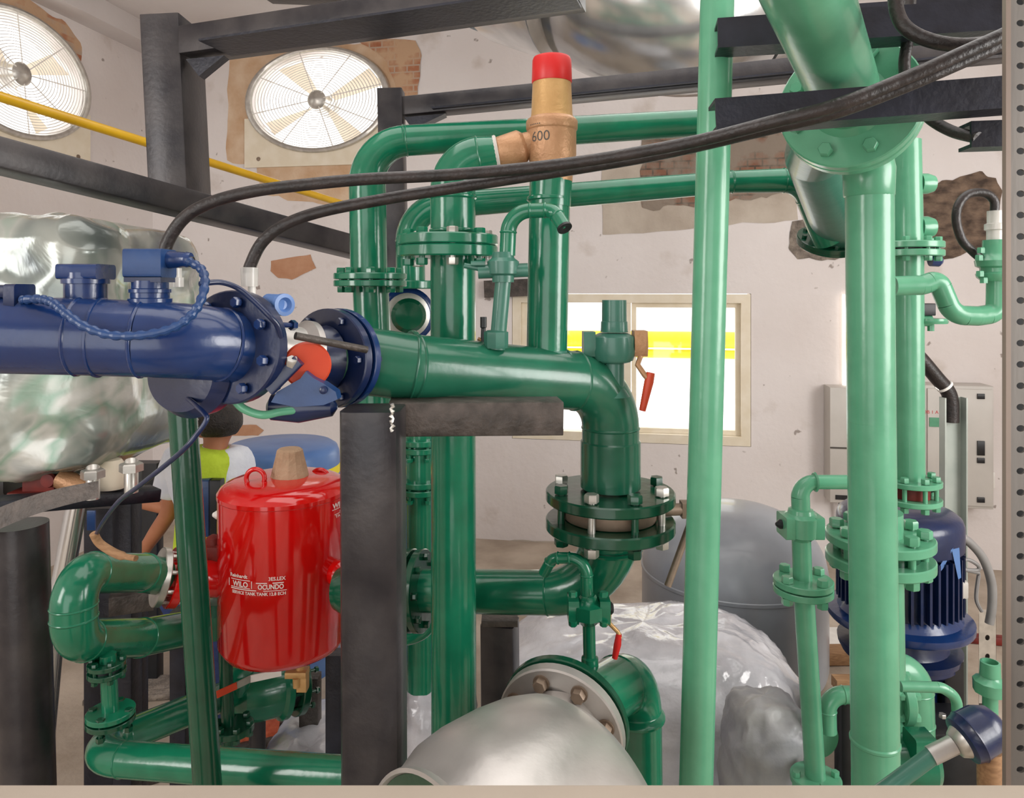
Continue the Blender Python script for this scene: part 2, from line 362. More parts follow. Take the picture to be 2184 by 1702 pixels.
struct('wall_left', mb, WALL)
mb = MB(); quad(mb, V((XR, YF, 0)), Y_, UP, 1.6, ZC); quad(mb, V((XR, YF+4.2, 0)), Y_, UP, YB-YF-4.2, ZC)
quad(mb, V((XR, YF+1.6, 0)), Y_, UP, 2.6, 1.0); quad(mb, V((XR, YF+1.6, 3.2)), Y_, UP, 2.6, ZC-3.2)
struct('wall_right', mb, WALL)
mb = MB(); quad(mb, V((XL, YF, 0)), X_, Y_, XR-XL, YB-YF); struct('floor', mb, CONC)
mb = MB(); quad(mb, V((XL, YF, ZC)), X_, Y_, XR-XL, YB-YF); struct('ceiling', mb, CEIL)
mb = MB(); prism(mb, V((XL+.12, YF, ZC-.09)), V((XL+.12, YB, ZC-.09)), rect(.24, .18)); struct('trim_1', mb, CEIL)
# wall behind the camera, with a wide doorway opening to daylight
mb = MB(); quad(mb, V((XL, YF, 0)), X_, UP, 2.3, ZC); quad(mb, V((XL+5.6, YF, 0)), X_, UP, XR-XL-5.6, ZC); quad(mb, V((XL+2.3, YF, 3.6)), X_, UP, 3.3, ZC-3.6)
struct('wall_front', mb, WALL)
# --- window in the back wall
def frame_bars(mb, x0, x1, z0, z1, y, w, d):
    prism(mb, V((x0, y, z0+w/2)), V((x1, y, z0+w/2)), rect(d, w)); prism(mb, V((x0, y, z1-w/2)), V((x1, y, z1-w/2)), rect(d, w))
    prism(mb, V((x0+w/2, y, z0+w)), V((x0+w/2, y, z1-w)), rect(w, d), up=Y_); prism(mb, V((x1-w/2, y, z0+w)), V((x1-w/2, y, z1-w)), rect(w, d), up=Y_)
win = bpy.data.objects.new('window_1', None); col.objects.link(win); win.location = (.5*(WX0+WX1), YB, WZ0); win['kind'] = 'structure'
mb = MB(); frame_bars(mb, WX0+.004, WX1-.004, WZ0+.004, WZ1-.004, YB+.05, .075, .11); part('window_frame', mb, CREAM, win)
xm = WB(1338, 780).x; xl = WB(1185, 780).x
mb = MB(); prism(mb, V((xm, YB+.05, WZ0+.08)), V((xm, YB+.05, WZ1-.08)), rect(.06, .1), up=Y_); part('mullion', mb, CREAM, win)
mb = MB(); frame_bars(mb, WX0+.08, xl, WZ0+.08, WZ1-.08, YB+.055, .05, .05); part('sash', mb, CREAM, win)
mb = MB(); frame_bars(mb, xm+.035, WX1-.08, WZ0+.08, WZ1-.08, YB+.075, .04, .04); part('sash', mb, CREAM, win)
for a, c in ((WX0+.085, xm-.032), (xm+.032, WX1-.085)):
    mb = MB(); prism(mb, V((a, YB+.08, (WZ0+WZ1)/2)), V((c, YB+.08, (WZ0+WZ1)/2)), rect(.006, WZ1-WZ0-.17)); part('pane', mb, GLASSM, win)
# outside the window: two yellow pipes and a pale wall catching the sun
for zz, r, nm in ((1.70, .085, 'upper, thicker'), (1.555, .045, 'lower, thinner')):
    mb = MB(); tube(mb, [V((WX0-1.2, 7.6, zz)), V((WX1+1.5, 7.6, zz))], r, 20)
    single('yellow_rail', mb, YBAND, nm+' of two yellow rails running outside the window', 'rail', 'yellow rails outside')
# --- raw patches on the walls
def jag(pts, k=6, amp=.02, seed=0):
    out = []; n = len(pts)
    for i in range(n):
        a, b = pts[i], pts[(i+1) % n]
        for j in range(k):
            p = a.lerp(b, j/k); out.append(p+V(((noise.noise(p*9+V((seed, 0, 0)))), (noise.noise(p*9+V((0, seed+5, 0)))), noise.noise(p*9+V((0, 0, seed+9)))))*amp*2)
    return out
TR = [1]
def patch(px, W, M, off=.004, amp=.02, seed=0):
    TR[0] += 1; q = jag([W(x, y, off) for x, y in px], 6, amp, seed)
    for v in q:
        if W is WB: v.y = YB-off
        else: v.x = XL+off
    mb = MB(); mb.add(q, [tuple(range(len(q)))]); return struct('trim_%d' % TR[0], mb, M)
def patch_ring(px, W, M, c, rx, ry, off=.004, amp=.02, seed=0, n=120):
    TR[0] += 1; ux = X_ if W is WB else Y_; out = jag([W(x, y, off) for x, y in px], 8, amp, seed)
    poly = [((v-c).dot(ux), (v-c).dot(UP)) for v in out]; vs = []
    base = V((c.x, YB-off, c.z)) if W is WB else V((XL+off, c.y, c.z))
    for k in range(n):
        t = 2*math.pi*k/n; cs, sn = math.cos(t), math.sin(t); best = None
        for i in range(len(poly)):
            (ax, ay), (bx, by) = poly[i], poly[(i+1) % len(poly)]; dx, dy = bx-ax, by-ay; den = cs*dy-sn*dx
            if abs(den) < 1e-9: continue
            r = (ax*dy-ay*dx)/den; s = (ax*sn-ay*cs)/den
            if r > 0 and -1e-6 <= s <= 1+1e-6: best = r if best is None else max(best, r)
        r0 = 1/math.sqrt((cs/rx)**2+(sn/ry)**2); r1 = max(best or r0, r0*1.001)
        vs += [base+ux*cs*r1+UP*sn*r1, base+ux*cs*r0+UP*sn*r0]
    fs = [(2*k, 2*((k+1) % n), 2*((k+1) % n)+1, 2*k+1) for k in range(n)]
    return struct('trim_%d' % TR[0], MB().add(vs, fs), M)
patch_ring([(486, 100), (486, 345), (545, 352), (560, 415), (700, 438), (838, 425), (860, 300), (850, 160), (800, 88)], WB, TANPL, F2, f2x*.95, f2y*.95, .003, .015, 3)
patch([(760, 84), (885, 82), (897, 120), (893, 200), (872, 225), (852, 215), (838, 160), (805, 110)], WB, BRICKW, .007, .015, 8)
patch_ring([(-60, -30), (25, -18), (75, 8), (140, 50), (172, 95), (173, 165), (178, 240), (186, 290), (60, 330), (-70, 300)], WL, BRICKW, F1, f1x*.95, f1y*.95, .003, .015, 5)
patch([(578, 558), (612, 548), (663, 541), (665, 556), (676, 572), (650, 582), (622, 597), (595, 592), (577, 580)], WB, TERRA, .005, .008, 1)
patch([(470, 905), (548, 908), (562, 918), (552, 928), (470, 930)], WB, TERRA, .005, .008, 2)
patch([(1284, 330), (1284, 502), (1420, 492), (1560, 480), (1700, 470), (1700, 300), (1500, 300)], WB, GREYPL, .004, .015, 4)
patch([(1368, 285), (1372, 445), (1440, 440), (1500, 436), (1600, 425), (1705, 408), (1700, 290), (1560, 275)], WB, BRICKD, .008, .025, 9)
patch([(1690, 470), (1686, 530), (1705, 552), (1780, 556), (1800, 545), (1800, 455)], WB, MORTAR, .006, .02, 12)
patch([(1955, 408), (2000, 385), (2080, 372), (2128, 380), (2130, 420), (2118, 470), (2122, 520), (2060, 540), (1990, 548), (1950, 545)], WB, RUBBLE, .006, .03, 14)
# grey bare render along the foot of the back wall
patch([(880, 1152), (1000, 1150), (1050, 1156), (1120, 1150), (1240, 1160), (1420, 1158), (1420, 1200), (880, 1200)], WB, GREYPL, .005, .012, 21)
# --- exhaust fans
def fan(c, ux, nrm, rx, ry, label, rot):
    t = thing('exhaust_fan', label, 'fan', c, 'industrial exhaust fans')
    def Q(a, b, d): return c+ux*(a*rx)+UP*(b*ry)+nrm*d
    def ring(mb, r, d, w, n=56, s=8):
        vs, fs = [], []
        for i in range(n):
            w_ = 2*math.pi*i/n
            for k in range(s):
                v = 2*math.pi*k/s; rr = r+w*math.cos(v); vs.append(Q(rr*math.cos(w_), rr*math.sin(w_), d+w*ry*math.sin(v)))
        for i in range(n):
            for k in range(s):
                fs.append((i*s+k, ((i+1) % n)*s+k, ((i+1) % n)*s+(k+1) % s, i*s+(k+1) % s))
        return mb.add(vs, fs)
    mb = MB(); vs = []; NP = 48
    for i in range(NP+1):
        a_ = -1.02+2.04*i/NP; tp = -math.sqrt(1-(a_/.95)**2)*.95 if abs(a_) < .9 else -.3; vs += [Q(a_, -1.24, .02), Q(a_, tp, .02), Q(a_, -1.24, .004)]
    fs = []
    for i in range(NP): fs += [(3*i, 3*i+3, 3*i+4, 3*i+1), (3*i, 3*i+2, 3*i+5, 3*i+3)]
    mb.add(vs, fs); p = part('mounting_plate', mb, CREAM, t)
    for a, b in ((-.82, -1.08), (.82, -1.08)):
        mb = MB(); lathe(mb, Q(a, b, .0205), nrm, [(0, .02), (.006, .018), (.01, .001)], 12); part('fixing_bolt', mb, BOLTB, p)
    mb = MB(); ring(mb, .955, .03, .05); part('rim', mb, ZINC, t)
    mb = MB()
    for k in range(17): ring(mb, .22+.042*k, .045, .006, 64, 5)
    for k in range(4):
        w = rot+math.pi*k/4; tube(mb, [Q(-.93*math.cos(w), -.93*math.sin(w), .04), Q(.93*math.cos(w), .93*math.sin(w), .04)], .005, 6)
    part('wire_guard', mb, WHITEP, t)
    for k in range(4):
        w = rot+.3+2*math.pi*k/4; vs = []
        for i in range(6):
            r = .17+.72*i/5; hw = .2+.12*i/5
            for s in (-1, 1):
                a_ = w+s*hw*.55/(.4+r*.6); vs.append(Q(r*math.cos(a_), r*math.sin(a_), -.10+s*.035))
        mb = MB(); mb.add(vs, [(2*i, 2*i+1, 2*i+3, 2*i+2) for i in range(5)]); part('blade', mb, BLADE, t)
    mb = MB(); lathe(mb, Q(0, 0, -.16), nrm, [(0, .10), (.10, .10), (.12, .09), (.19, .09), (.215, .06), (.22, .0)], 24); part('hub', mb, ZINC, t)
    mb = MB(); lathe(mb, Q(0, 0, -.3), nrm, [(0, .07), (.02, .1), (.13, .1), (.14, .06)], 20); part('motor', mb, GREYP, t)
fan(F2, X_, -Y_, f2x, f2y, 'round exhaust fan on the back wall beside the black frame post', .25)
fan(F1, -Y_, X_, f1x, f1y, 'round exhaust fan in the left wall, cut by the photo edge', .7)
# --- distribution boxes on the back wall
def wallbox(name, x0, x1, y0, y1, dep, label, cat):
    a, b = WB(x0, (y0+y1)/2), WB(x1, (y0+y1)/2); zt, zb = WB((x0+x1)/2, y0).z, WB((x0+x1)/2, y1).z
    c = V(((a.x+b.x)/2, YB-dep/2-.003, (zt+zb)/2)); t = thing(name, label, cat, V((c.x, YB, zb)))
    mb = MB(); box(mb, c, X_, Y_, UP, b.x-a.x, dep, zt-zb, .008); part('cabinet_body', mb, GREYP, t); return t, c, b.x-a.x, zt-zb, YB-dep-.003
t, c, w, h, yf = wallbox('distribution_board', 1757, 1812, 820, 1058, .2, 'narrow grey electrical box on the back wall left of the thick mint pipe', 'electrical box')
mb = MB(); prism(mb, V((c.x-.1, yf-.003, c.z-.02)), V((c.x+.1, yf-.003, c.z-.02)), rect(.006, .012)); part('nameplate', mb, INK, t)
mb = MB(); prism(mb, V((c.x-.06, yf-.003, c.z-h*.45)), V((c.x+.1, yf-.003, c.z-h*.45)), rect(.006, .035)); part('dark_label', mb, BLACK, t)
t, c, w, h, yf = wallbox('distribution_board', 1950, 2090, 815, 1066, .22, 'wide grey electrical cabinet on the back wall behind the cable tray', 'electrical box')
mb = MB(); box(mb, V((c.x+.0, yf-.008, c.z)), X_, Y_, UP, w*.94, .016, h*.95, .004); dr = part('door', mb, GREYP, t)
for fy, hh in ((.42, .04), (.0, .11), (-.1, .04), (-.42, .04)):
    mb = MB(); box(mb, V((c.x+w*.3, yf-.022, c.z+h*fy*1.0)), X_, Y_, UP, .05, .014, hh, .004); part('latch', mb, BLACK, dr)
vs, fs = text_mb('DB 1 A 4 PHASE', .036); mb = MB(); mb.add([V((c.x-w*.28+v.x, yf-.0175, c.z+h*.28+v.y)) for v in vs], fs); part('printed_text', mb, REDP, dr)
mb = MB(); prism(mb, V((c.x-w*.45, yf-.02, c.z+h*.2)), V((c.x-w*.12, yf-.02, c.z+h*.2)), rect(.008, .07)); part('green_sticker', mb, MINT, dr)
a = WB(2104, 1022); mb = MB(); box(mb, V((a.x, YB-.02, a.z)), X_, Y_, UP, .09, .035, .13, .006); t = thing('wall_socket', 'small white wall socket just right of the grey electrical cabinet', 'socket', V((a.x, YB, a.z-.065))); part('faceplate', mb, WHITEP, t)
for dx in (-.012, .016):
    mb = MB(); lathe(mb, V((a.x+dx, YB-.0385, a.z+.01)), -Y_, [(0, .008), (.003, .006)], 10); part('socket_hole', mb, BLACK, t)
mb = MB(); tube(mb, smooth_path([WB(1778, 1058, .1), WB(1790, 1066, .1), WB(1792, 1080, .09), WB(1790, 1130, .06), WB(1790, 1180, .05)], 5), .014, 10)
single('wall_cable', mb, RUBBER, 'short black cable hanging below the narrow grey electrical box', 'cable')
# ================================================================== BLUE PUMP DISCHARGE ASSEMBLY (left)
t = thing('blue_pump_line', 'glossy blue pump pipe with big bolted flange crossing the left edge', 'pipe', PF(300, 1.5))
r = m(79, 1.45)
A0, A1 = P(-120, 710, 1.36), P(405, 728, 1.42)
axF = (RT*.50+FW*.86-UP*.06).normalized(); C1 = P(497, 740, 1.50)
pipe_run(t, [A0, P(170, 718, 1.39), P(395, 726, 1.41), C1+axF*.02], [r, r, (r, r*1.08)], [.05, .16], BLUE)
mb = MB(); rr = r*1.01; q = P(215, 720, 1.395); u = (A1-A0).normalized()
lathe(mb, q-u*.004, u, [(0, rr*.99), (.002, rr*1.03), (.006, rr*1.03), (.008, rr*.99)], 36); part('weld_seam', mb, BLUE, t)
f = flange(t, C1, axF, m(119, 1.52), .026, NAVY, 0, sx=1.22)
_, n_, b_ = frame(axF)
for k in range(8):
    w = .25+math.pi*k/4; q = (n_*math.cos(w)+b_*math.sin(w))*m(97, 1.5); q = q+RT*(q.dot(RT)*.22)
    bolt(f, C1+axF*.02+q, axF, .075, .011, BLUE)
mb = MB(); lathe(mb, P(405, 800, 1.52), axF, [(-.03, .02), (-.025, .075), (.0, .09), (.03, .085), (.035, .03)], 40, sx=1.3); part('lower_lobe', mb, NAVY, t)
# first plug box on the pipe
def plug(x0, x1, y0, y1, d, label, collar):
    pass
mb = MB(); d = 1.42; c = P(320, 562, d); box(mb, c, RT, FW, UP, m(80, d), m(72, d), m(60, d), .006); pl = part('terminal_plug', mb, LBLUE, t)
mb = MB(); box(mb, P(320, 597, d), RT, FW, UP, m(77, d), m(66, d), m(10, d)); part('seal', mb, NAVY, pl)
mb = MB(); lathe(mb, P(320, 655, d), UP, [(0, m(44, d)), (m(18, d), m(44, d)), (m(20, d), m(39, d)), (m(30, d), m(39, d)), (m(31, d), m(42, d)), (m(38, d), m(42, d)), (m(40, d), m(37, d)), (m(56, d), m(37, d))], 32); part('socket_neck', mb, BLUE, pl)
mb = MB(); lathe(mb, P(358, 554, d), RT, [(0, m(19, d)), (m(38, d), m(16, d)), (m(40, d), m(17, d)), (m(50, d), m(15, d))], 20); part('cable_gland', mb, BLUE, pl)
mb = MB(); lathe(mb, P(406, 558, d), RT, [(0, m(12, d)), (m(7, d), m(10, d))], 14); part('gland_seal', mb, RUBBER, pl)
# second cap
mb = MB(); c = P(184, 580, d); box(mb, c, RT, FW, UP, m(84, d), m(78, d), m(32, d), .006); pl = part('sensor_cap', mb, BLUE, t)
mb = MB(); lathe(mb, P(183, 640, d), UP, [(0, m(42, d)), (m(34, d), m(42, d)), (m(35, d), m(47, d)), (m(45, d), m(47, d)), (m(46, d), m(41, d)), (m(58, d), m(41, d))], 32); part('threaded_neck', mb, BLUE, pl)
mb = MB(); box(mb, P(0, 622, 1.37), RT, FW, UP, m(104, d), m(60, d), m(28, d), .008); box(mb, P(42, 632, 1.36), RT, FW, UP, m(22, d), m(66, d), m(50, d), .006); part('pipe_clamp', mb, NAVY, t)
# butterfly valve between the two blue flanges
C2 = P(702, 764, 1.66); ax2 = (RT*.62+FW*.78-UP*.03).normalized()
t = thing('butterfly_valve', 'blue butterfly valve with orange red disc and blue lever between two blue flanges', 'valve', PF(640, 1.6))
mb = MB(); lathe(mb, C1+axF*.03, (C2-C1).normalized(), [(0, .07), (.02, .085), (.035, .085), (.045, .062), (.12, .058), (.135, .075), (.15, .075)], 40); part('valve_body', mb, STAIN, t)
mb = MB(); lathe(mb, P(655, 778, 1.50), (-FW+RT*.35).normalized(), [(0, m(48, 1.5)), (.008, m(50, 1.5)), (.012, m(46, 1.5)), (.014, .002)], 36); part('red_disc', mb, ORANGE, t)
mb = MB(); tube(mb, [P(630, 716, 1.46), P(782, 746, 1.56)], m(8, 1.5), 14); part('tie_rod', mb, WORN, t)
mb = MB(); tube(mb, [P(572, 648, 1.52), P(606, 650, 1.50)], m(22, 1.5), 22); rg = part('lifting_tube', mb, PALEBLUE, t)
mb = MB(); lathe(mb, P(601, 650, 1.50), (RT*.75-FW*.66).normalized(), [(0, m(24, 1.5)), (.012, m(24, 1.5)), (.013, m(16, 1.5)), (.004, m(10, 1.5)), (.003, .0005)], 22); part('tube_mouth', mb, PALEBLUE, rg)
pts = [(578, 858), (590, 836), (640, 808), (652, 792), (668, 806), (690, 818), (716, 836), (720, 852), (690, 864), (630, 868)]
mb = MB(); a = [P(x, y, 1.47) for x, y in pts]; b2 = [P(x, y, 1.475)+FW*.035 for x, y in pts]; n = len(a)
mb.add(a+b2, [tuple(range(n)), tuple(range(2*n-1, n-1, -1))]+[(i, (i+1) % n, n+(i+1) % n, n+i) for i in range(n)]); lv = part('lever', mb, LBLUE, t)
mb = MB(); lathe(mb, P(690, 832, 1.468), -FW, [(0, .008), (.004, .008), (.006, .005)], 12); part('lever_pin', mb, NAVY, lv)
mb = MB(); box(mb, P(606, 800, 1.46), (RT*.7+UP*.7).normalized(), FW, (UP*.7-RT*.7).normalized(), m(90, 1.46), .02, m(26, 1.46), .003); part('lever_arm', mb, NAVY, lv)
mb = MB(); hexa(mb, P(622, 782, 1.462), (UP*.8-FW*.5+RT*.2).normalized(), m(13, 1.46), m(22, 1.46)); part('white_bolt', mb, ZINC, lv)
mb = MB(); tube(mb, smooth_path([P(500, 852, 1.5), P(520, 872, 1.5), P(560, 885, 1.5), P(600, 878, 1.52), P(660, 872, 1.55)], 6), m(9, 1.5), 12); part('guard_loop', mb, MINT, t)
mb = MB(); lathe(mb, P(610, 868, 1.56), RT, [(-.04, .01), (-.03, .028), (.03, .034), (.1, .02), (.11, .005)], 20); part('gear_case', mb, NAVY, t)
t = thing('blue_flange', 'wide blue flange bolted to the left end of the green header pipe', 'flange', PF(700, 1.66))
flange(t, C2, ax2, m(106, 1.66), .02, NAVY, 0, name='flange_plate', sx=1.2); flange(t, C2+ax2*.026, ax2, m(106, 1.67), .016, BLUE, 0, name='flange_plate', sx=1.2)
mb = MB(); lathe(mb, C2-ax2*.06, ax2, [(0, .06), (.05, .075), (.052, .02)], 36); part('neck', mb, NAVY, t)
for k in range(6):
    w = .5+math.pi*k/3; _, n_, b_ = frame(ax2); q = (n_*math.cos(w)+b_*math.sin(w))*m(90, 1.66); q += RT*q.dot(RT)*.2
    bolt(t, C2+ax2*.013+q, ax2, .05, .009, NAVY)
# link chain conduit and thin cables on the blue line
pts = smooth_path([P(404, 558, 1.40), P(430, 575, 1.38), P(437, 606, 1.35), P(424, 650, 1.32), P(396, 684, 1.31), P(350, 706, 1.305), P(290, 716, 1.30), P(232, 714, 1.30), P(180, 696, 1.30), P(140, 668, 1.31), P(112, 646, 1.32), P(84, 638, 1.33), P(48, 640, 1.34)], 9)
rad = [m(8.5, 1.34)*(1.0+.2*(1 if i % 4 < 2 else -.4)) for i in range(len(pts))]
mb = MB(); tube(mb, pts, rad, 12); single('link_conduit', mb, LBLUE, 'blue linked conduit sagging in a loop across the blue pump pipe', 'cable', ang=25)
mb = MB(); tube(mb, smooth_path([P(426, 606, 1.37), P(470, 602, 1.40), P(510, 616, 1.42), P(545, 645, 1.42), P(572, 672, 1.42), P(592, 694, 1.43), P(600, 720, 1.44)], 8), m(6, 1.4), 12); single('control_cable', mb, NAVY, 'thin blue cable curving over the top of the big blue flange', 'cable')
mb = MB(); tube(mb, smooth_path([P(396, 846, 1.5), P(415, 862, 1.45), P(436, 882, 1.42), P(440, 896, 1.41), P(420, 926, 1.41), P(384, 966, 1.42), P(300, 1034, 1.5), P(255, 1068, 1.6), P(222, 1110, 1.72), P(205, 1140, 1.8)], 8), m(5.5, 1.43), 10)
c = single('drain_cable', mb, NAVY, 'thin dark blue cable hanging below the blue pipe past the slanted green pipe', 'cable')
mb = MB(); tube(mb, smooth_path([P(200, 1138, 1.79), P(210, 1156, 1.8), P(228, 1170, 1.8), P(255, 1184, 1.79), P(290, 1191, 1.76)], 6), [m(9, 1.8)]*20+[m(6, 1.8)]*5, 12); single('cable_sheath', mb, TIMBER, 'tan cable sheath lying on top of the green return bend', 'cable')
# ================================================================== HOSES
h1 = smooth_path([P(352, 560, 1.52), P(356, 520, 1.52), P(392, 466, 1.52), P(450, 432, 1.52), P(540, 408, 1.52), P(650, 394, 1.53), P(780, 382, 1.54), P(940, 374, 1.55), P(1100, 361, 1.55), P(1240, 345, 1.53), P(1380, 322, 1.50), P(1500, 298, 1.46), P(1640, 262, 1.38), P(1780, 226, 1.34), P(1920, 172, 1.34), P(2060, 110, 1.34), P(2200, 46, 1.34), P(2330, -20, 1.34)], 8)
mb = MB(); tube(mb, h1, m(13.5, 1.5), 16); single('rubber_hose', mb, RUBBER, 'upper black rubber hose sweeping from the blue plug box to the top right', 'hose', 'black rubber hoses')
h2 = smooth_path([P(532, 582, 1.58), P(534, 566, 1.58), P(560, 516, 1.58), P(610, 478, 1.58), P(690, 450, 1.58), P(830, 423, 1.58), P(960, 402, 1.585), P(1100, 380, 1.585), P(1240, 358, 1.565), P(1380, 334, 1.53), P(1500, 308, 1.49), P(1640, 274, 1.41), P(1780, 240, 1.36), P(1920, 188, 1.355), P(2060, 128, 1.355), P(2200, 64, 1.355), P(2330, -4, 1.355)], 8)
mb = MB(); tube(mb, h2, m(13, 1.55), 16); single('rubber_hose', mb, RUBBER, 'lower black rubber hose rising from the clear fitting above the blue flange', 'hose', 'black rubber hoses')
t = thing('hose_fitting', 'clear plastic hose fitting above the blue flange under the lower hose', 'fitting', P(532, 620, 1.58))
mb = MB(); lathe(mb, P(532, 611, 1.58), UP, [(0, m(17, 1.58)), (m(40, 1.58), m(18, 1.58)), (m(41, 1.58), m(14, 1.58))], 24); part('collar', mb, CLEARP, t)
mb = MB(); lathe(mb, P(537, 640, 1.58), UP, [(0, m(8, 1.58)), (m(29, 1.58), m(8, 1.58))], 14); part('stem', mb, WHITEP, t)
mb = MB(); lathe(mb, P(376, 612, 1.56), UP, [(0, m(15, 1.56)), (m(20, 1.56), m(15, 1.56)), (m(21, 1.56), m(11, 1.56)), (m(40, 1.56), m(11, 1.56))], 20); single('hose_fitting', mb, CLEARP, 'pale plastic hose fitting half hidden right of the blue plug box', 'fitting')
mb = MB(); tube(mb, smooth_path([P(1908, -60, 1.42), P(1912, 20, 1.42), P(1935, 62, 1.41), P(1990, 88, 1.40), P(2060, 96, 1.40), P(2130, 84, 1.42), P(2230, 40, 1.46)], 8), m(15, 1.42), 16); single('looped_cable', mb, RUBBER, 'thick black cable hanging in a loop at the top right corner', 'cable')
mb = MB(); tube(mb, smooth_path([P(1944, -40, 1.72), P(1936, 80, 1.72), P(1929, 140, 1.72), P(1940, 200, 1.72), P(1980, 250, 1.70), P(2030, 280, 1.66), P(2086, 294, 1.6)], 8), m(12, 1.7), 14); single('hanging_cable', mb, RUBBER, 'black cable dropping behind the steel channels to the short channel at right', 'cable')
# ================================================================== GREEN HEADER + RISERS
t = thing('header_pipe', 'thick green header pipe running from the blue flange to a downward elbow', 'pipe', PF(1000, 1.85))
H0, H1 = C2+ax2*.03, P(1302, 818, 2.03); rh = .0795
pipe_run(t, [H0, P(880, 784, 1.735), H1, P(1302, 1040, 2.03)], [rh, rh, (rh, rh)], [.02, .14], HGREEN)
mb = MB(); u = (H1-H0).normalized()
for px, d in ((880, 1.735), (1196, 1.955)):
    q = H0+(H1-H0)*((P(px, 790, d)-H0).dot(u)/(H1-H0).length); mb = MB(); lathe(mb, q-u*.006, u, [(0, rh), (.003, rh*1.045), (.009, rh*1.045), (.012, rh)], 40); part('weld_seam', mb, HGREEN, t)
mb = MB(); q = P(1302, 938, 2.03); lathe(mb, q, -UP, [(0, rh), (.004, rh*1.05), (m(100, 2.03), rh*1.05)], 40); part('sleeve', mb, HGREEN, t)
flange(t, P(1301, 1056, 2.03), UP, m(137, 2.03), .03, DGREEN, 0)
q = P(1302, 1034, 2.03)
t2 = thing('wafer_valve', 'wafer butterfly valve with brown body clamped between two round green flanges', 'valve', P(1301, 1100, 2.03))
mb = MB(); lathe(mb, P(1301, 1102, 2.03), UP, [(0, m(98, 2.03)), (m(10, 2.03), m(104, 2.03)), (m(26, 2.03), m(104, 2.03)), (m(34, 2.03), m(96, 2.03))], 40); part('valve_body', mb, BOLTB, t2)
mb = MB(); tube(mb, [P(1395, 1088, 2.03), P(1462, 1086, 2.05)], m(13, 2.03), 14); part('shaft', mb, BOLTB, t2)
mb = MB(); box(mb, P(1462, 1086, 2.05), RT, FW, UP, m(20, 2.03), .04, m(34, 2.03), .004); part('shaft_nut', mb, BOLTB, t2)
mb = MB(); tube(mb, [P(1478, 1100, 2.08), P(1424, 1250, 2.05)], m(8, 2.03), 10); part('lever', mb, BOLTB, t2)
_, n_, b_ = frame(UP)
for k in range(8):
    w = .32+math.pi*k/4; q = P(1301, 1088, 2.03)+(n_*math.cos(w)+b_*math.sin(w))*m(112, 2.03); bolt(t2, q, UP, m(92, 2.03), m(15, 2.03), ZINC if k % 2 else DGREEN, rot=w)
t = thing('lower_elbow_pipe', 'green pipe bending from the round flange down to the left behind the riser', 'pipe', PF(1200, 2.1))
flange(t, P(1301, 1116, 2.03), UP, m(137, 2.03), .032, DGREEN, 0)
rl = m(44, 2.15)
pipe_run(t, [P(1301, 1124, 2.03), P(1301, 1266, 2.03), P(868, 1259, 2.17)], [(m(64, 2.03), m(64, 2.03)), (rl, rl)], .235, GREEN)
mb = MB(); lathe(mb, P(1302, 1172, 2.03), UP, [(0, m(66, 2.03)), (.006, m(69, 2.03)), (.012, m(66, 2.03))], 36); part('weld_seam', mb, GREEN, t)
t = thing('flanged_check_valve', 'dark green flanged valve half hidden behind the black centre post', 'valve', PF(880, 2.2))
q = P(886, 1259, 2.165)
axl = (P(868, 1259, 2.17)-P(1301, 1266, 2.03)).normalized()
flange_pair(t, q, axl, m(84, 2.17), .022, .012, DGREEN, 8, .011, DGREEN)
mb = MB(); lathe(mb, q+axl*.03, axl, [(0, rl), (.05, .075), (.12, .085), (.19, .075), (.22, rl)], 32); part('valve_body', mb, DGREEN, t)
mb = MB(); tube(mb, smooth_path([P(918, 1300, 2.3), P(908, 1335, 2.28), P(880, 1353, 2.26), P(845, 1355, 2.25), P(800, 1340, 2.25)], 7), m(19, 2.28), 18); part('bypass_bend', mb, GREEN, t)
# ---- relief valve riser
t = thing('riser_pipe', 'green riser standing on the header under the red capped relief valve', 'pipe', P(1172, 760, 1.95))
rv = m(43.5, 1.95)
pipe_run(t, [P(1166, 770, 1.95), P(1172, 440, 1.95), P(1175, 384, 1.95)], [rv, rv*1.04], .02, GREEN, bead=False)
mb = MB(); lathe(mb, P(1170, 430, 1.95), UP, [(0, rv), (.004, rv*1.08), (.010, rv*1.08), (.014, rv)], 36); part('weld_seam', mb, GREEN, t)
mb = MB(); lathe(mb, P(1166, 762, 1.95), UP, [(0, rv*1.32), (.012, rv*1.12), (.02, rv)], 36); part('weld_collar', mb, GGREEN, t)
d = 1.95; k = d/FPX; cx = 1177
t = thing('relief_valve', 'bronze pressure relief valve with a red cap on the green riser', 'valve', P(cx, 386, d))
mb = MB(); lathe(mb, P(cx, 388, d), UP, [(0, 44*k), (30*k, 45*k), (40*k, 47*k), (50*k, 50*k), (58*k, 52*k), (108*k, 52*k), (110*k, 54*k), (113*k, 55*k), (128*k, 55*k), (132*k, 52*k), (136*k, 47*k)], 44); part('body', mb, BRONZE, t)
mb = MB(); lathe(mb, P(cx, 253, d), UP, [(0, 46*k), (8*k, 44*k), (80*k, 41*k)], 44); part('bonnet', mb, BRASS, t)
mb = MB(); lathe(mb, P(cx, 178, d), UP, [(0, 42*k), (2*k, 43*k), (48*k, 41.5*k), (54*k, 39*k), (56*k, 33*k), (56.5*k, .001)], 44); part('cap', mb, REDP, t, 'red plastic cap')
mb = MB(); ao = (P(1057, 330, d)-P(1145, 302, d)).normalized(); lathe(mb, P(1142, 304, d), ao, [(0, 26*k), (22*k, 28*k), (28*k, 34*k), (32*k, 37*k), (84*k, 36*k), (88*k, 33*k)], 36); part('outlet', mb, BRONZE, t)
vs, fs = text_mb('600', 30*k); mb = MB(); R0 = 52.3*k; cc = P(cx, 300, d)
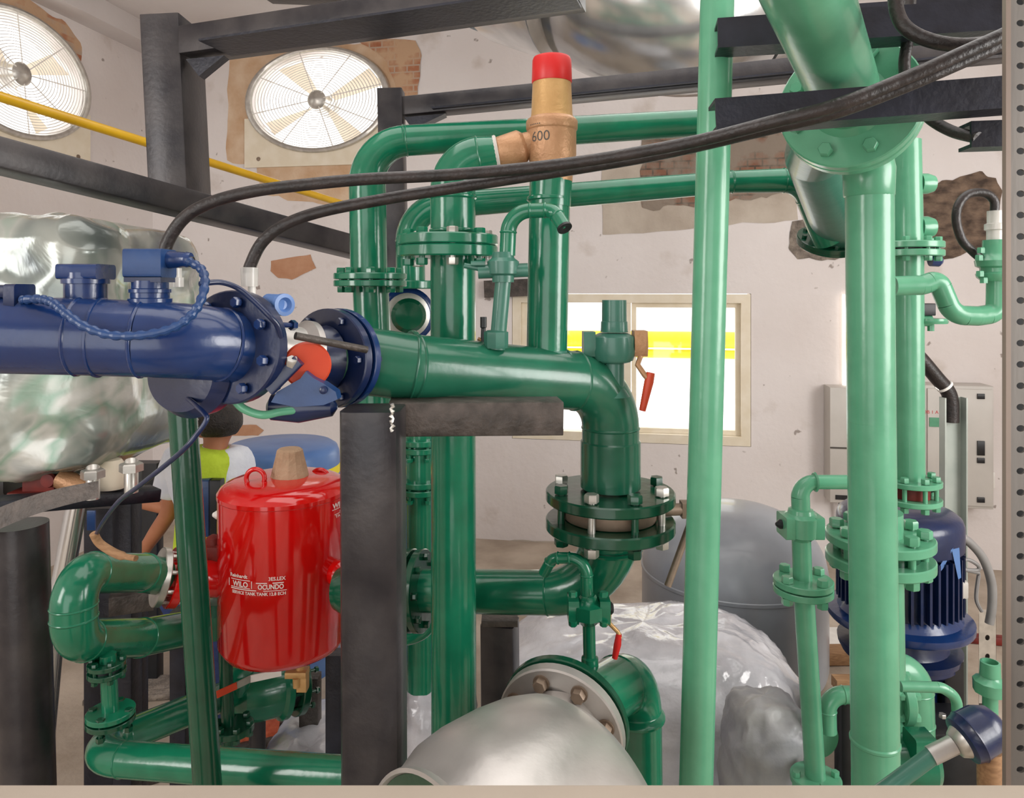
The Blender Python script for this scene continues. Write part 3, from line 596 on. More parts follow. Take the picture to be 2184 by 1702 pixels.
mb.add([cc+RT*(R0*math.sin(-.55+v.x/R0))-FW*(R0*math.cos(-.55+v.x/R0))+UP*v.y for v in vs], fs); part('cast_mark', mb, INK, t)
vs, fs = text_mb('......', 22*k); mb = MB(); R0 = 55.4*k; cc = P(cx, 268, d)
mb.add([cc+RT*(R0*math.sin(-.75+v.x/R0))-FW*(R0*math.cos(-.75+v.x/R0))+UP*v.y for v in vs], fs); part('rim_mark', mb, INK, t)
# ---- discharge pipe V1 with flange pair and top elbow
t = thing('discharge_pipe', 'tall green pipe with a bolted double flange and elbow joining the relief valve', 'pipe', PF(966, 1.95))
d = 1.95; r1 = m(48, d)
pipe_run(t, [P(966, 540, d), P(968, 1700, d), PF(969, d)], r1, .02, GREEN, bead=False)
pipe_run(t, [P(966, 505, d), P(966, 345, d), P(1060, 328, d)], [m(48, d), (m(44, d), m(38, d))], [.085], GREEN)
mb = MB(); lathe(mb, P(1054, 329, d), (P(1060, 328, d)-P(966, 345, d)).normalized(), [(0, m(38, d)), (m(6, d), m(40, d)), (m(9, d), m(38, d))], 30); part('ground_edge', mb, GREYP, t)
for y in (426, 498):
    mb = MB(); lathe(mb, P(966, y, d), UP, [(0, r1), (.004, r1*1.06), (.009, r1*1.06), (.012, r1)], 36); part('weld_seam', mb, GREEN, t)
flange(t, P(955, 513, d), UP, m(107, d), m(22, d), GREEN, 0); f = flange(t, P(955, 537, d), UP, m(107, d), m(24, d), GREEN, 0)
_, n_, b_ = frame(UP)
for kk in range(8):
    w = .2+math.pi*kk/4; bolt(f, P(955, 528, d)+(n_*math.cos(w)+b_*math.sin(w))*m(84, d), UP, m(50, d), m(12, d), ZINC if kk % 3 == 0 else GREEN)
# ---- vent gooseneck
d = 1.80
t = thing('gooseneck_vent', 'small green gooseneck vent with a valve standing on the header pipe', 'vent pipe', P(1060, 745, d))
pipe_run(t, [P(1060, 745, d), P(1073, 600, d)], m(17, d), .02, GGREEN)
mb = MB(); lathe(mb, P(1058, 742, d), UP, [(0, m(24, d)), (m(6, d), m(26, d)), (m(34, d), m(26, d)), (m(38, d), m(18, d))], 8); part('socket', mb, GGREEN, t)
mb = MB(); lathe(mb, P(1073, 602, d), UP, [(0, m(23, d)), (m(14, d), m(24, d)), (m(18, d), m(32, d)), (m(44, d), m(34, d)), (m(52, d), m(24, d)), (m(64, d), m(22, d))], 20); vb = part('valve_body', mb, GGREEN, t)
mb = MB(); tube(mb, [P(1020, 580, d), P(1126, 576, d)], m(15, d), 16); part('valve_ends', mb, GGREEN, vb)
mb = MB(); box(mb, P(1020, 562, d), RT, FW, UP, m(30, d), .03, m(10, d), .002); tube(mb, [P(990, 566, d), P(1030, 574, d)], m(6, d), 10); part('handle', mb, GGREEN, vb)
pipe_run(t, [P(1082, 545, d), P(1086, 450, d), P(1180, 448, d-.02), P(1204, 486, d-.05)], [m(17, d), m(16, d), m(15, d)], [.06, .035], GREEN)
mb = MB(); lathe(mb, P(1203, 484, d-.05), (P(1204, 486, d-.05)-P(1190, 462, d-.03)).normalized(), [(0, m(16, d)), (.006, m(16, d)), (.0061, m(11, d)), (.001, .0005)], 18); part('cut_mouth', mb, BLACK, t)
# ---- air cock on the elbow
d = 1.98
t = thing('air_vent_cock', 'grey green vent cock with bronze lever on top of the header elbow', 'valve', P(1310, 830, d))
mb = MB(); lathe(mb, P(1309, 845, d), UP, [(0, m(34, d)), (m(20, d), m(22, d)), (m(70, d), m(22, d)), (m(74, d), m(36, d)), (m(88, d), m(44, d))], 24); part('nipple', mb, GGREEN, t)
mb = MB(); lathe(mb, P(1308, 768, d), UP, [(0, m(42, d)), (m(18, d), m(48, d)), (m(50, d), m(46, d)), (m(58, d), m(30, d))], 24); b1 = part('cock_body', mb, GGREEN, t)
mb = MB(); prism(mb, P(1243, 737, d), P(1268, 737, d), [(m(a, d), m(b, d)) for a, b in ((-20, -22), (20, -22), (26, 0), (20, 30), (-20, 30), (-26, 0))]); part('end_nut', mb, GGREEN, b1)
mb = MB(); prism(mb, P(1350, 737, d), P(1378, 737, d), [(m(a, d), m(b, d)) for a, b in ((-20, -22), (20, -22), (26, 0), (20, 32), (-20, 32), (-26, 0))]); part('end_nut', mb, BRONZE, b1)
mb = MB(); lathe(mb, P(1310, 708, d), UP, [(0, m(30, d)), (m(2, d), m(29, d)), (m(22, d), m(28, d)), (m(23, d), m(26.5, d)), (m(68, d), m(26, d))], 28); part('plug', mb, GGREEN, b1)
mb = MB(); pts = [P(1366, 760, d-.02), P(1360, 778, d-.03), P(1375, 800, d-.04), P(1386, 812, d-.04)]; tube(mb, pts, m(6, d), 10); lv = part('lever', mb, BRONZE, t)
mb = MB(); tube(mb, [P(1388, 795, d-.04), P(1384, 815, d-.04), P(1370, 876, d-.04)], [m(9, d), m(10, d), m(7, d)], 12); part('grip', mb, ORANGE, lv)
# ---- L1 and L2 behind
t = thing('upper_line_pipe', 'green pipe rising at left, turning right along the highest run', 'pipe', PF(790, 2.25))
d = 2.25
pipe_run(t, [P(787, 590, d), P(782, 305, d), P(1490, 262, 2.35), P(1760, 232, 2.3)], [m(39, d), (m(33, d), m(28, 2.35)), (m(28, 2.35), m(28, 2.3))], [.13, .02], GREEN)
flange_pair(t, P(790, 597, d), UP, m(77, d), m(13, d), .003, GREEN, 8, m(10, d), GREEN, pcd=.78)
pipe_run(t, [P(790, 600, d), P(797, 760, d), P(800, 1000, d)], m(38, d), .02, GREEN, bead=False)
mb = MB(); q = P(858, 299, 2.26); lathe(mb, q, (P(1490, 262, 2.35)-P(782, 305, d)).normalized(), [(0, m(31, d)), (.005, m(34, d)), (.010, m(31, d))], 30); part('weld_seam', mb, GREEN, t)
t = thing('second_line_pipe', 'green pipe on the lower run, elbowed at both ends, above the window', 'pipe', PF(880, 2.7))
d = 2.7
pipe_run(t, [P(876, 610, d), P(874, 444, d), P(1560, 388, d), P(1712, 384, d), P(1768, 512, 2.78)], [m(31, d), (m(28, d), m(24, d)), (m(24, d), m(26, d)), (m(30, d), m(34, d))], [.13, .05, .12], GREEN)
t = thing('blue_check_valve', 'blue and grey wafer valve with green hub behind the tall pipes', 'valve', PF(880, 2.7))
c = P(868, 672, 2.72); a = (-FW+RT*.25).normalized()
mb = MB(); lathe(mb, c, a, [(-.05, .09), (-.04, .105), (0, .105), (.01, .095), (.012, .085)], 40); part('valve_body', mb, BLUE, t)
mb = MB(); lathe(mb, c, a, [(.0, .083), (.025, .083), (.028, .072), (.03, .06)], 40); part('seat_ring', mb, ZINC, t)
mb = MB(); lathe(mb, c, a, [(.02, .058), (.06, .064), (.075, .05), (.08, .001)], 32); part('hub', mb, DGREEN, t)
mb = MB(); lathe(mb, P(876, 616, d), UP, disc(m(60, d), .03), 32); part('flange', mb, GREEN, t)
t = thing('back_drop_pipe', 'pale and dark green vertical pipe behind the tall green pipe, low centre', 'pipe', PF(900, 2.75))
d = 2.75; pipe_run(t, [P(897, 730, d), P(900, 1500, d), PF(900, d)], m(32, d), .02, GREEN, bead=False)
for y in (940, 1028): flange(t, P(897, y, d), UP, m(46, d), m(12, d), GREEN, 0)
for y in (956, 1044): flange(t, P(897, y, d), UP, m(46, d), m(12, d), GREEN, 6, m(7, d), GREEN, L=.05, pcd=.82)
# ---- drain valve with red lever + green return bend behind the vessel
t = thing('drain_valve', 'small green drain valve with a red handled lever above the silver flange', 'valve', P(1258, 1420, 1.9))
d = 1.9
pipe_run(t, [P(1160, 1222, d+.06), P(1178, 1190, d+.03), P(1250, 1190, d), P(1252, 1275, d)], [m(12, d), m(12, d), m(13.5, d)], [.03, .055], GREEN)
mb = MB(); lathe(mb, P(1254, 1330, d), UP, [(0, m(18, d)), (m(8, d), m(26, d)), (m(16, d), m(38, d)), (m(44, d), m(38, d)), (m(50, d), m(24, d)), (m(62, d), m(16, d))], 8); vb = part('valve_body', mb, GREEN, t)
for x in (1222, 1288):
    mb = MB(); box(mb, P(x, 1297, d), RT, FW, UP, m(22, d), m(52, d), m(50, d), .004); part('end_plate', mb, GREEN, vb)
for x, z in ((1222, 1272), (1222, 1325), (1288, 1272), (1288, 1325)):
    mb = MB(); hexa(mb, P(x, z, d-.035), UP if z < 1300 else -UP, m(9, d), m(10, d)); part('bolt', mb, GREEN, vb)
pipe_run(t, [P(1256, 1330, d), P(1258, 1425, d)], m(13.5, d), .02, GREEN)
mb = MB(); lathe(mb, P(1258, 1432, d), UP, [(0, m(24, d)), (m(4, d), m(19, d)), (m(30, d), m(18, d)), (m(33, d), m(14, d))], 20); part('socket', mb, GREEN, t)
mb = MB(); lathe(mb, P(1296, 1297, d-.01), RT, [(0, m(12, d)), (m(8, d), m(13, d)), (m(12, d), m(9, d))], 14); lv = part('stem_nut', mb, BLACK, t)
mb = MB(); tube(mb, [P(1303, 1292, d-.01), P(1299, 1318, d-.01), P(1300, 1330, d-.015), P(1318, 1348, d-.02), P(1323, 1360, d-.02)], m(4.5, d), 10); part('lever_bar', mb, BRASS, lv)
mb = MB(); tube(mb, [P(1320, 1352, d-.02), P(1317, 1375, d-.02), P(1311, 1404, d-.02)], [m(6, d), m(8, d), m(6, d)], 12); part('red_grip', mb, REDP, lv)

mb = MB(); d = 1.86; lathe(mb, P(1031, 742, d), UP, [(0, m(9, d)), (m(12, d), m(10, d)), (m(14, d), m(6, d)), (m(42, d), m(5, d)), (m(44, d), m(7, d)), (m(66, d), m(7, d))], 16); t = thing('gauge_cock', 'tiny black capped cock on the header left of the gooseneck vent', 'valve', P(1031, 742, d)); part('body', mb, BLACK, t)
mb = MB(); tube(mb, [P(1031, 728, d), P(1019, 722, d)], m(4, d), 8); part('lever', mb, BRONZE, t)
mb = MB(); a, b = WB(1034, 617, .04), WB(1150, 612, .04); b.y = a.y; prism(mb, a, b, rect(.07, .15)); single('wall_bar', mb, WORN, 'short dark bar on the wall at the upper left corner of the window', 'bar')
mb = MB(); a, b = WB(1802, 628, .03), WB(1802, 942, .03); b.x = a.x; b.y = a.y; tube(mb, [a, b], .02, 12); single('glow_slit', mb, mat('glowing slit white', '#fff6ea', None, .4, emit=1.6), 'added glowing tube for a bright slit of window left of the thickest pipe', 'glowing strip')  # added glowing tube standing in for a slit of blown-out window
# ================================================================== SILVER VESSEL (bottom centre)
AX = (RT*-.36-FW*.90-UP*.12).normalized()           # points toward the camera, down the vessel's axis
CF = P(1200, 1542, 1.72)
t = thing('silver_strainer', 'large silver strainer body with bolted flange and an open green lined mouth', 'strainer', PF(1100, 1.5))
mb = MB(); lathe(mb, CF, AX, disc(m(137, 1.72), .03), 56); f = part('rear_flange', mb, STAIN, t)
_, n_, b_ = frame(AX)
for k in range(8):
    w = .32+2*math.pi*k/8; q = CF+AX*.03+(n_*math.cos(w)+b_*math.sin(w))*m(108, 1.72); mb = MB(); lathe(mb, q, AX, [(0, .020), (.004, .020), (.0045, .015)], 16); hexa(mb, q+AX*.004, AX, .0165, .016, w); part('bolt', mb, BOLTB, f)
BC = P(948, 620, 1.25); BC.z = 1.117; AB = (RT*.75+FW*.66).normalized()
mb = MB(); nk = (BC+AB*.22)-CF; lathe(mb, CF+AX*.028, nk, [(0, .105), (.06, .10), (nk.length-.12, .13), (nk.length-.04, .16)], 40); part('neck', mb, STAIN, t)
mb = MB(); lathe(mb, BC, AB, [(0, .236), (.03, .243), (.07, .262), (.12, .270), (.20, .272), (.26, .268), (.31, .256), (.345, .232), (.37, .197), (.39, .14), (.40, .07), (.403, .001)], 80); part('barrel', mb, STAIN, t)
mb = MB(); lathe(mb, BC, -AB, [(-.004, .236), (.004, .240), (.012, .240), (.014, .233), (.006, .229), (0, .228)], 72); part('mouth_rim', mb, STAIN, t)
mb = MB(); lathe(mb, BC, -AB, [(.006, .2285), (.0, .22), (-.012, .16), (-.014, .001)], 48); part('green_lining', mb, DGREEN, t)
t = thing('return_elbow', 'big green elbow curving down behind the silver bolted flange', 'pipe', PF(1350, 1.8))
q1 = CF-AX*.006
pipe_run(t, [q1, P(1352, 1440, 2.03), P(1356, 1800, 2.0), PF(1356, 2.0)], [m(62, 1.85), m(58, 2.0), m(58, 2.0)], [.10, .02], GREEN)
mb = MB(); lathe(mb, q1, -AX, disc(m(139, 1.73), .02), 56); part('flange', mb, DGREEN, t)
mb = MB(); lathe(mb, P(1356, 1530, 2.0), UP, [(0, m(58, 2)), (.004, m(62, 2)), (.01, m(62, 2)), (.014, m(58, 2))], 36); part('weld_seam', mb, GREEN, t)
# ================================================================== STEEL FRAME
def steel(name, p0, p1, w, h, M, label, cat, up=UP, c=.01, group=None):
    mb = MB(); prism(mb, p0, p1, rect(w, h, c), up=up); return single(name, mb, M, label, cat, group)
t = thing('centre_post', 'black scuffed square steel post in the foreground centre with welded bracket arm', 'post', PF(800, 1.56))
mb = MB(); w = m(130, 1.5); prism(mb, PF(804, 1.56), P(797, 870, 1.56), rect(w, w, w*.17), up=FW); part('post', mb, STEEL, t)
mb = MB(); prism(mb, P(832, 888, 1.66), P(1194, 886, 1.70), rect(.10, m(72, 1.64), .006)); part('bracket_arm', mb, WORN, t)
mb = MB(); zz = [P(836+3*math.sin(i*2.3), 862+i*5.2, 1.497+.002*math.sin(i*1.7)) for i in range(12)]; tube(mb, zz, [.004+.0015*math.sin(i*2.9) for i in range(12)], 8); part('weld_bead', mb, ZINC, t)
up1 = FW.copy()
t = thing('frame_corner_post', 'upper left black steel post standing on the long sloping beam', 'post', P(390, 410, 2.75))
mb = MB(); prism(mb, P(386, 414, 2.78), P(368, 52, 2.78), rect(m(82, 2.72), .22, .006), up=FW); part('post', mb, STEEL, t)
mb = MB(); q = [P(396, 126, 2.68), P(478, 118, 2.65), P(424, 162, 2.67)]; q2 = [v+FW*.05 for v in q]; mb.add(q+q2, [(0, 1, 2), (5, 4, 3), (0, 1, 4, 3), (1, 2, 5, 4), (2, 0, 3, 5)]); part('gusset', mb, BSTEEL, t)
p0, p1 = P(408, 96, 2.72), P(1240, -24, 2.28)
mb = MB(); prism(mb, p0, p1, rect(.13, m(60, 2.65), .004)); single('top_rail', mb, STEEL, 'black steel rail running right from the upper left post along the top', 'beam')
mb = MB(); prism(mb, p0.lerp(p1, .12)-UP*.062+FW*.0, p1-UP*.062, angle(.008, .17, .008), up=UP); single('rail_angle', mb, BSTEEL, 'black angle strip fixed under the top rail', 'beam')
steel('roof_beam', P(560, -52, 2.9), P(1120, -40, 2.6), .18, .16, BSTEEL, 'dark roof beam along the top edge above the rail', 'beam', c=.004)
t = thing('long_side_beam', 'long black steel beam sloping down from the left edge under the yellow pipe', 'beam', P(300, 400, 2.5))
mb = MB(); prism(mb, P(-60, 318, 2.0), P(770, 532, 3.25), rect(.12, .088, .006)); part('channel', mb, STEEL, t)
t = thing('rear_post', 'second black steel post behind the left green pipe', 'post', PF(840, 3.4))
mb = MB(); prism(mb, PF(868, 3.4), P(834, 194, 3.4), rect(m(52, 3.4), .11, .006), up=FW); part('post', mb, STEEL, t)
mb = MB(); q = [P(862, 250, 3.36), P(950, 242, 3.34), P(880, 275, 3.36)]; q2 = [v+FW*.08 for v in q]; mb.add(q+q2, [(0, 1, 2), (5, 4, 3), (0, 1, 4, 3), (1, 2, 5, 4), (2, 0, 3, 5)]); part('gusset', mb, BSTEEL, t)
mb = MB(); prism(mb, P(850, 232, 3.42), P(2230, 98, 2.9), rect(.10, m(42, 3.2), .004)); single('rear_rail', mb, STEEL, 'black rail running right from the rear post behind the relief valve', 'beam')
mb = MB(); prism(mb, P(940, 247, 3.45), P(2230, 122, 2.95), angle(.008, .14, .008)); single('rail_angle', mb, BSTEEL, 'grey black angle strip under the rear rail', 'beam')
# channels at the upper right
def cchan(p0, p1, h, w, label, M=BSTEEL):
    mb = MB(); u = (p1-p0).normalized(); prism(mb, p0, p1, chan(h, w, .008), side=u.cross(UP).normalized()*-1); return single('steel_channel', mb, M, label, 'beam', 'steel channels at upper right')
cchan(P(1527, 243, 1.56), P(2240, 188, 1.50), m(68, 1.53), .08, 'long black steel channel passing in front of the big round mint flange')
cchan(P(1531, 70, 1.74), P(2240, 22, 1.62), m(66, 1.68), .08, 'upper black steel channel crossing behind the inclined mint pipe')
cchan(P(2072, 286, 1.60), P(2240, 280, 1.58), m(56, 1.6), .06, 'short black steel channel stub at the right edge below the long channel')
cchan(P(1800, 44, 1.98), P(2240, 14, 1.9), m(72, 1.9), .1, 'dark steel channel nearest the top right corner behind the cable loop')
t = thing('slotted_upright', 'grey slotted steel upright along the right edge of the photo', 'post', PF(2165, 1.25))
d = 1.25; w = m(60, d); zb = 0.0; z1 = 3.0; pitch = m(45.5, d); o = PF(2150, d); mb = MB()
n = int((z1-zb)/pitch)
for i in range(n): quad_hole(mb, o+UP*(i*pitch), RT, UP, w, pitch, m(27, d), pitch*.5, m(9, d), m(7, d), 20, depth=FW*.004)
part('slotted_face', mb, UPRIGHT, t)
mb = MB(); prism(mb, o-RT*m(4, d), o-RT*m(4, d)+UP*n*pitch, [(-.003, -.004), (m(7, d), -.004), (m(7, d), .006), (-.003, .006)], up=FW, side=RT); part('side_lip', mb, mat('brown grey steel lip', '#7d6f66', '#94867c', .45, .3, scale=5, stretch=(1, 1, .2)), t)
mb = MB(); prism(mb, o+RT*w*.55+FW*.02, o+RT*w*.55+FW*.02+UP*n*pitch, rect(w*.9, .004), up=FW); part('back_plate', mb, BLACK, t)
# ================================================================== YELLOW PIPE, DUCT
mb = MB(); tube(mb, [P(-90, 178, 2.9), P(760, 444, 4.9)], .0225, 18); single('yellow_gas_pipe', mb, YELLOW, 'thin yellow pipe sloping down across the left wall and corner', 'pipe')
t = thing('ventilation_duct', 'large shiny galvanised round duct elbow under the ceiling, top centre', 'duct', P(1250, 190, 3.6))
d = 3.6; R = m(215, d)
a0, a1, a2 = P(1000, -150, 3.9), P(1215, -62, 3.5), P(1395, -8, 3.75)
def seg(name, p0, p1, r0, r1, M=GALV, caps=False):
    mb = MB(); tube(mb, [p0, p1], [r0, r1], 56, cap=caps); return part(name, mb, M, t)
seg('duct_section', P(900, -300, 4.3), P(1120, -118, 3.9), R*1.0, R*1.05)
seg('duct_section', P(1120, -118, 3.9), P(1262, -84, 3.66), R*1.05, R*1.05)
pipe_run(t, [P(1215, -112, 3.78), P(1388, 46, 3.6), P(1640, -30, 4.0)], R*.92, R*1.05, GALV, bead=False, seg=56, pname='duct_section', ename='duct_elbow')
for q, u_, rr in ((P(1262, -84, 3.66), (P(1262, -84, 3.66)-P(1120, -118, 3.9)).normalized(), R*1.05),):
    mb = MB(); lathe(mb, q-u_*.012, u_, [(0, rr*1.0), (.006, rr*1.015), (.018, rr*1.015), (.024, rr*1.0)], 56); part('seam_ring', mb, GALV, t)
# ================================================================== MINT PIPES (right)
d = 1.85
t = thing('slim_mint_pipe', 'slim full height pale green pipe left of the steel channels', 'pipe', PF(1480, d))
pipe_run(t, [P(1533, -120, d), P(1484, 1700, d), P(1462, HZ+EYE*FPX/d, d)], m(35.5, d), .02, MINT, bead=False)
t = thing('overhead_mint_pipe', 'thick pale green pipe coming overhead to a big round bolted flange', 'pipe', P(1815, 330, 1.9))
e1 = P(1812, 222, 1.86); e0 = P(1668, -150, 1.22); ua = (e1-e0).normalized(); r0 = m(69, 1.8)
mb = MB(); tube(mb, [e0, e1], r0, 36); part('pipe', mb, MINT, t)
RBF = m(143, 1.87)
fl = flange(t, e1, ua, RBF, .03, MINT, 0)
_, n_, b_ = frame(ua)
for k in range(8):
    w = .38+math.pi*k/4; q = e1+(n_*math.cos(w)+b_*math.sin(w))*RBF*.78; bolt(fl, q+ua*.02, ua, .072, m(15, 1.85), MINT, rot=w)
flange(t, e1+ua*.036, ua, RBF, .03, MINT, 0)
mb = MB(); lathe(mb, e1-ua*.015, -ua, [(0, r0*1.18), (.015, r0*1.05), (.02, r0)], 36); part('weld_collar', mb, MINT, t)
d = 2.06
t = thing('thick_mint_pipe', 'thickest vertical pale green pipe dropping from the big round flange', 'pipe', PF(1860, d))
rt = m(48, d)
pipe_run(t, [e1+ua*.05, P(1853, 262, d), P(1858, 900, d), P(1868, 1700, d), PF(1872, d)], [r0*.95, rt, rt, rt], [.12, .02, .02], MINT, bead=False)
mb = MB(); lathe(mb, P(1853, 420, d), UP, [(0, rt), (.004, rt*1.05), (m(60, d), rt*1.09), (m(75, d), rt*1.02)], 36); part('reducer', mb, MINT, t)
mb = MB(); lathe(mb, P(1866, 1585, d), UP, [(0, rt), (.004, rt*1.05), (.01, rt*1.05), (.014, rt)], 36); part('weld_seam', mb, MINT, t)
# inclined pipe running to the wall with the elbow of the second line
t = thing('inclined_pipe', 'grey green inclined pipe with round flange against the broken wall hole', 'pipe', P(1760, 520, 2.85))
pipe_run(t, [e1+ua*.06+RT*-.06, P(1738, 330, 2.3), P(1792, 505, 2.9)], m(56, 2.5), .08, GGREEN, bead=False)
fa = (P(1792, 505, 2.9)-P(1738, 330, 2.3)).normalized()
flange(t, P(1764, 512, 2.86), (UP*.85+FW*-.5).normalized(), m(62, 2.86), .02, DGREEN, 8, .010, DGREEN)
flange(t, P(1764, 519, 2.87), (UP*.85+FW*-.5).normalized(), m(62, 2.86), .014, DGREEN, 0)
# rear mint pipe
d = 2.65
t = thing('rear_mint_pipe', 'pale green vertical pipe just behind and right of the thickest one', 'pipe', P(1938, 1085, d))
r4 = m(30, d)
pipe_run(t, [P(1932, 300, d), P(1937, 528, d), P(1940, 1034, d)], r4, .02, MINT, bead=False)
flange_pair(t, P(1938, 532, d), UP, m(68, d), m(14, d), .006, MINT, 8, m(8, d), MINT)
flange(t, P(1940, 1026, d), UP, m(62, d), m(11, d), MINT, 0); f = flange(t, P(1940, 1064, d), UP, m(62, d), m(11, d), MINT, 0)
for k in range(8):
    w = .1+math.pi*k/4; bolt(f, P(1940, 1045, d)+(RT*math.cos(w)+FW*math.sin(w))*m(50, d), UP, m(52, d), m(9, d), MINT)
mb = MB(); lathe(mb, P(1940, 1058, d), UP, [(0, m(40, d)), (m(26, d), m(40, d))], 30); part('dark_wafer', mb, RUST, t)
mb = MB(); tube(mb, [P(1978, 1045, d), P(1996, 1042, d)], m(7, d), 10); part('wafer_stem', mb, BLACK, t)
for y, hh in ((392, 22), (485, 24)):
    mb = MB(); lathe(mb, P(1960, y, d), RT, [(0, m(hh, d)), (m(16, d), m(hh, d)), (m(30, d), m(hh*.8, d)), (m(36, d), m(hh*.3, d)), (m(37, d), .0)], 24); part('capped_stub', mb, MINT, t)
mb = MB(); lathe(mb, P(1985, 690, d), UP, [(0, m(32, d)), (m(5, d), m(34, d)), (m(6, d), m(32, d)), (m(11, d), m(32, d))], 24); tube(mb, [P(1985, 690, d), P(1985, 706, d)], m(7, d), 8); tube(mb, [P(1950, 684, d), P(1985, 684, d)], m(12, d), 12); sb = part('side_branch_flange', mb, MINT, t)
mb = MB(); box(mb, P(1976, 660, d), RT, FW, UP, m(26, d), .04, m(26, d), .004); part('black_switch', mb, BLACK, sb)
mb = MB(); lathe(mb, P(1984, 556, d), RT, [(0, m(12, d)), (m(18, d), m(13, d)), (m(24, d), m(8, d))], 14); part('blue_gauge_cock', mb, BLUE, t)
# U tube with siphon valve and hose loop
d = 2.35
t = thing('siphon_tube', 'pale green siphon tube looping in a U between the rear pipe and right valve', 'pipe', P(2075, 690, d))
ru = m(21, d)
pipe_run(t, [P(1905, 610, d), P(1968, 608, d), P(2000, 596, d), P(2032, 672, d), P(2086, 674, d), P(2126, 668, d), P(2128, 575, d)], [ru]*6, [.05, .06, .09, .05, .075], MINT, bead=False)
mb = MB(); lathe(mb, P(2124, 600, d), UP, [(0, m(26, d)), (m(8, d), m(36, d)), (m(16, d), m(38, d)), (m(20, d), m(30, d)), (m(28, d), m(30, d)), (m(32, d), m(38, d)), (m(44, d), m(40, d)), (m(52, d), m(30, d)), (m(60, d), m(26, d)), (m(88, d), m(25, d))], 10); vb = part('valve_body', mb, MINT, t)
for x, y in ((2088, 556), (2090, 590), (2098, 604), (2092, 540)):
    mb = MB(); hexa(mb, P(x, y, d-.03), UP, m(8, d), m(12, d)); part('bolt', mb, MINT, vb)
mb = MB(); lathe(mb, P(2122, 512, d), UP, [(0, m(16, d)), (m(20, d), m(16, d)), (m(22, d), m(20, d)), (m(34, d), m(20, d)), (m(36, d), m(15, d)), (m(62, d), m(15, d))], 18); part('clear_coupling', mb, CLEARP, t)
mb = MB(); tube(mb, smooth_path([P(2121, 452, d), P(2120, 428, d), P(2100, 412, d), P(2066, 414, d), P(2044, 438, d), P(2040, 472, d), P(2052, 512, d), P(2074, 536, d), P(2090, 550, d)], 7), m(9, d), 14); single('looped_hose', mb, RUBBER, 'small black hose loop above the pale green siphon valve at right', 'hose')
# slim bypass R6
d = 2.25
t = thing('bypass_pipe', 'slim pale green bypass pipe with ball valve left of the thickest pipe', 'pipe', PF(1740, d))
pipe_run(t, [P(1830, 1028, d), P(1706, 1028, d), P(1708, 1090, d)], [m(15, d), m(19, d)], .045, MINT, bead=False)
mb = MB(); lathe(mb, P(1736, 1028, d), RT, [(0, m(19, d)), (m(3, d), m(21, d)), (m(6, d), m(15, d))], 20); part('elbow_collar', mb, MINT, t)
mb = MB(); lathe(mb, P(1708, 1152, d), UP, [(0, m(20, d)), (m(6, d), m(26, d)), (m(12, d), m(38, d)), (m(52, d), m(39, d)), (m(58, d), m(28, d)), (m(66, d), m(26, d)), (m(68, d), m(20, d))], 10); vb = part('valve_body', mb, MINT, t)
mb = MB(); lathe(mb, P(1672, 1118, d), -RT, [(0, m(10, d)), (m(10, d), m(10, d)), (m(18, d), m(3, d))], 12); part('stem', mb, BLACK, vb)
for x in (1676, 1738):
    mb = MB(); box(mb, P(x, 1120, d), RT, FW, UP, m(18, d), m(60, d), m(46, d), .006); part('end_plate', mb, MINT, vb)
pipe_run(t, [P(1709, 1150, d), P(1712, 1240, d)], m(19.5, d), .02, MINT)
flange_pair(t, P(1713, 1249, d), UP, m(61, d), m(14, d), .004, MINT, 4, m(12, d), MINT, ph=.5)
pipe_run(t, [P(1714, 1262, d), P(1741, 1690, d), P(1752, HZ+EYE*FPX/d, d)], m(21, d), .02, MINT, bead=False)
flange(t, P(1740, 1662, d), UP, m(52, d), m(14, d), MINT, 4, m(9, d), MINT)
# butterfly between flanges behind the thick pipe + its pipe
d = 2.4
t = thing('mint_flanged_valve', 'pale green valve clamped between two thick flanges behind the thickest pipe', 'valve', PF(1876, d))
flange(t, P(1876, 1148, d), UP, m(107, d), m(20, d), MINT, 0); f = flange(t, P(1876, 1193, d), UP, m(107, d), m(22, d), MINT, 0)
for k in range(8):
    w = .3+math.pi*k/4; bolt(f, P(1876, 1170, d)+(RT*math.cos(w)+FW*math.sin(w))*m(84, d), UP, m(72, d), m(15, d), MINT, rot=w)
mb = MB(); lathe(mb, P(1876, 1182, d), UP, [(0, m(78, d)), (m(24, d), m(78, d))], 36); part('wafer_body', mb, DGREEN, t)
pipe_run(t, [P(1874, 1090, d), P(1878, 1400, d), P(1886, 1700, d), PF(1888, d)], m(47, d), .02, MINT, bead=False)
flange(t, P(1918, 1486, d), RT, m(56, d), m(22, d), MINT, 6, m(9, d), MINT)
mb = MB(); tube(mb, [P(1880, 1486, d), P(1925, 1486, d)], m(40, d), 24); part('side_neck', mb, MINT, t)
# small pieces low right
d = 2.7
t = thing('suction_elbow', 'rounded pale green elbow under the blue pump, right of the thickest pipe', 'pipe', PF(1950, d))
pipe_run(t, [P(1900, 1428, d), P(1950, 1428, d), P(1954, 1540, d), PF(1954, d)], m(36, d), [.08, .02], MINT)
d = 2.2
t = thing('small_drain_bend', 'small pale green pipe bending downward right of the thickest pipe', 'pipe', P(2043, 1540, d))
pipe_run(t, [P(1920, 1464, d), P(2008, 1466, d), P(2040, 1486, d), P(2044, 1560, d)], m(11, d), [.05, .06], MINT, bead=False)
d = 2.35
t = thing('stub_pipe', 'short pale green stub elbow between the bypass and the thickest pipe', 'pipe', P(1765, 1540, d))
pipe_run(t, [P(1840, 1482, d), P(1764, 1482, d), P(1766, 1560, d)], m(18, d), .05, MINT)
t = thing('blank_flange', 'round grey green flange facing out behind the foot of the bypass pipe', 'flange', PF(1738, 2.5))
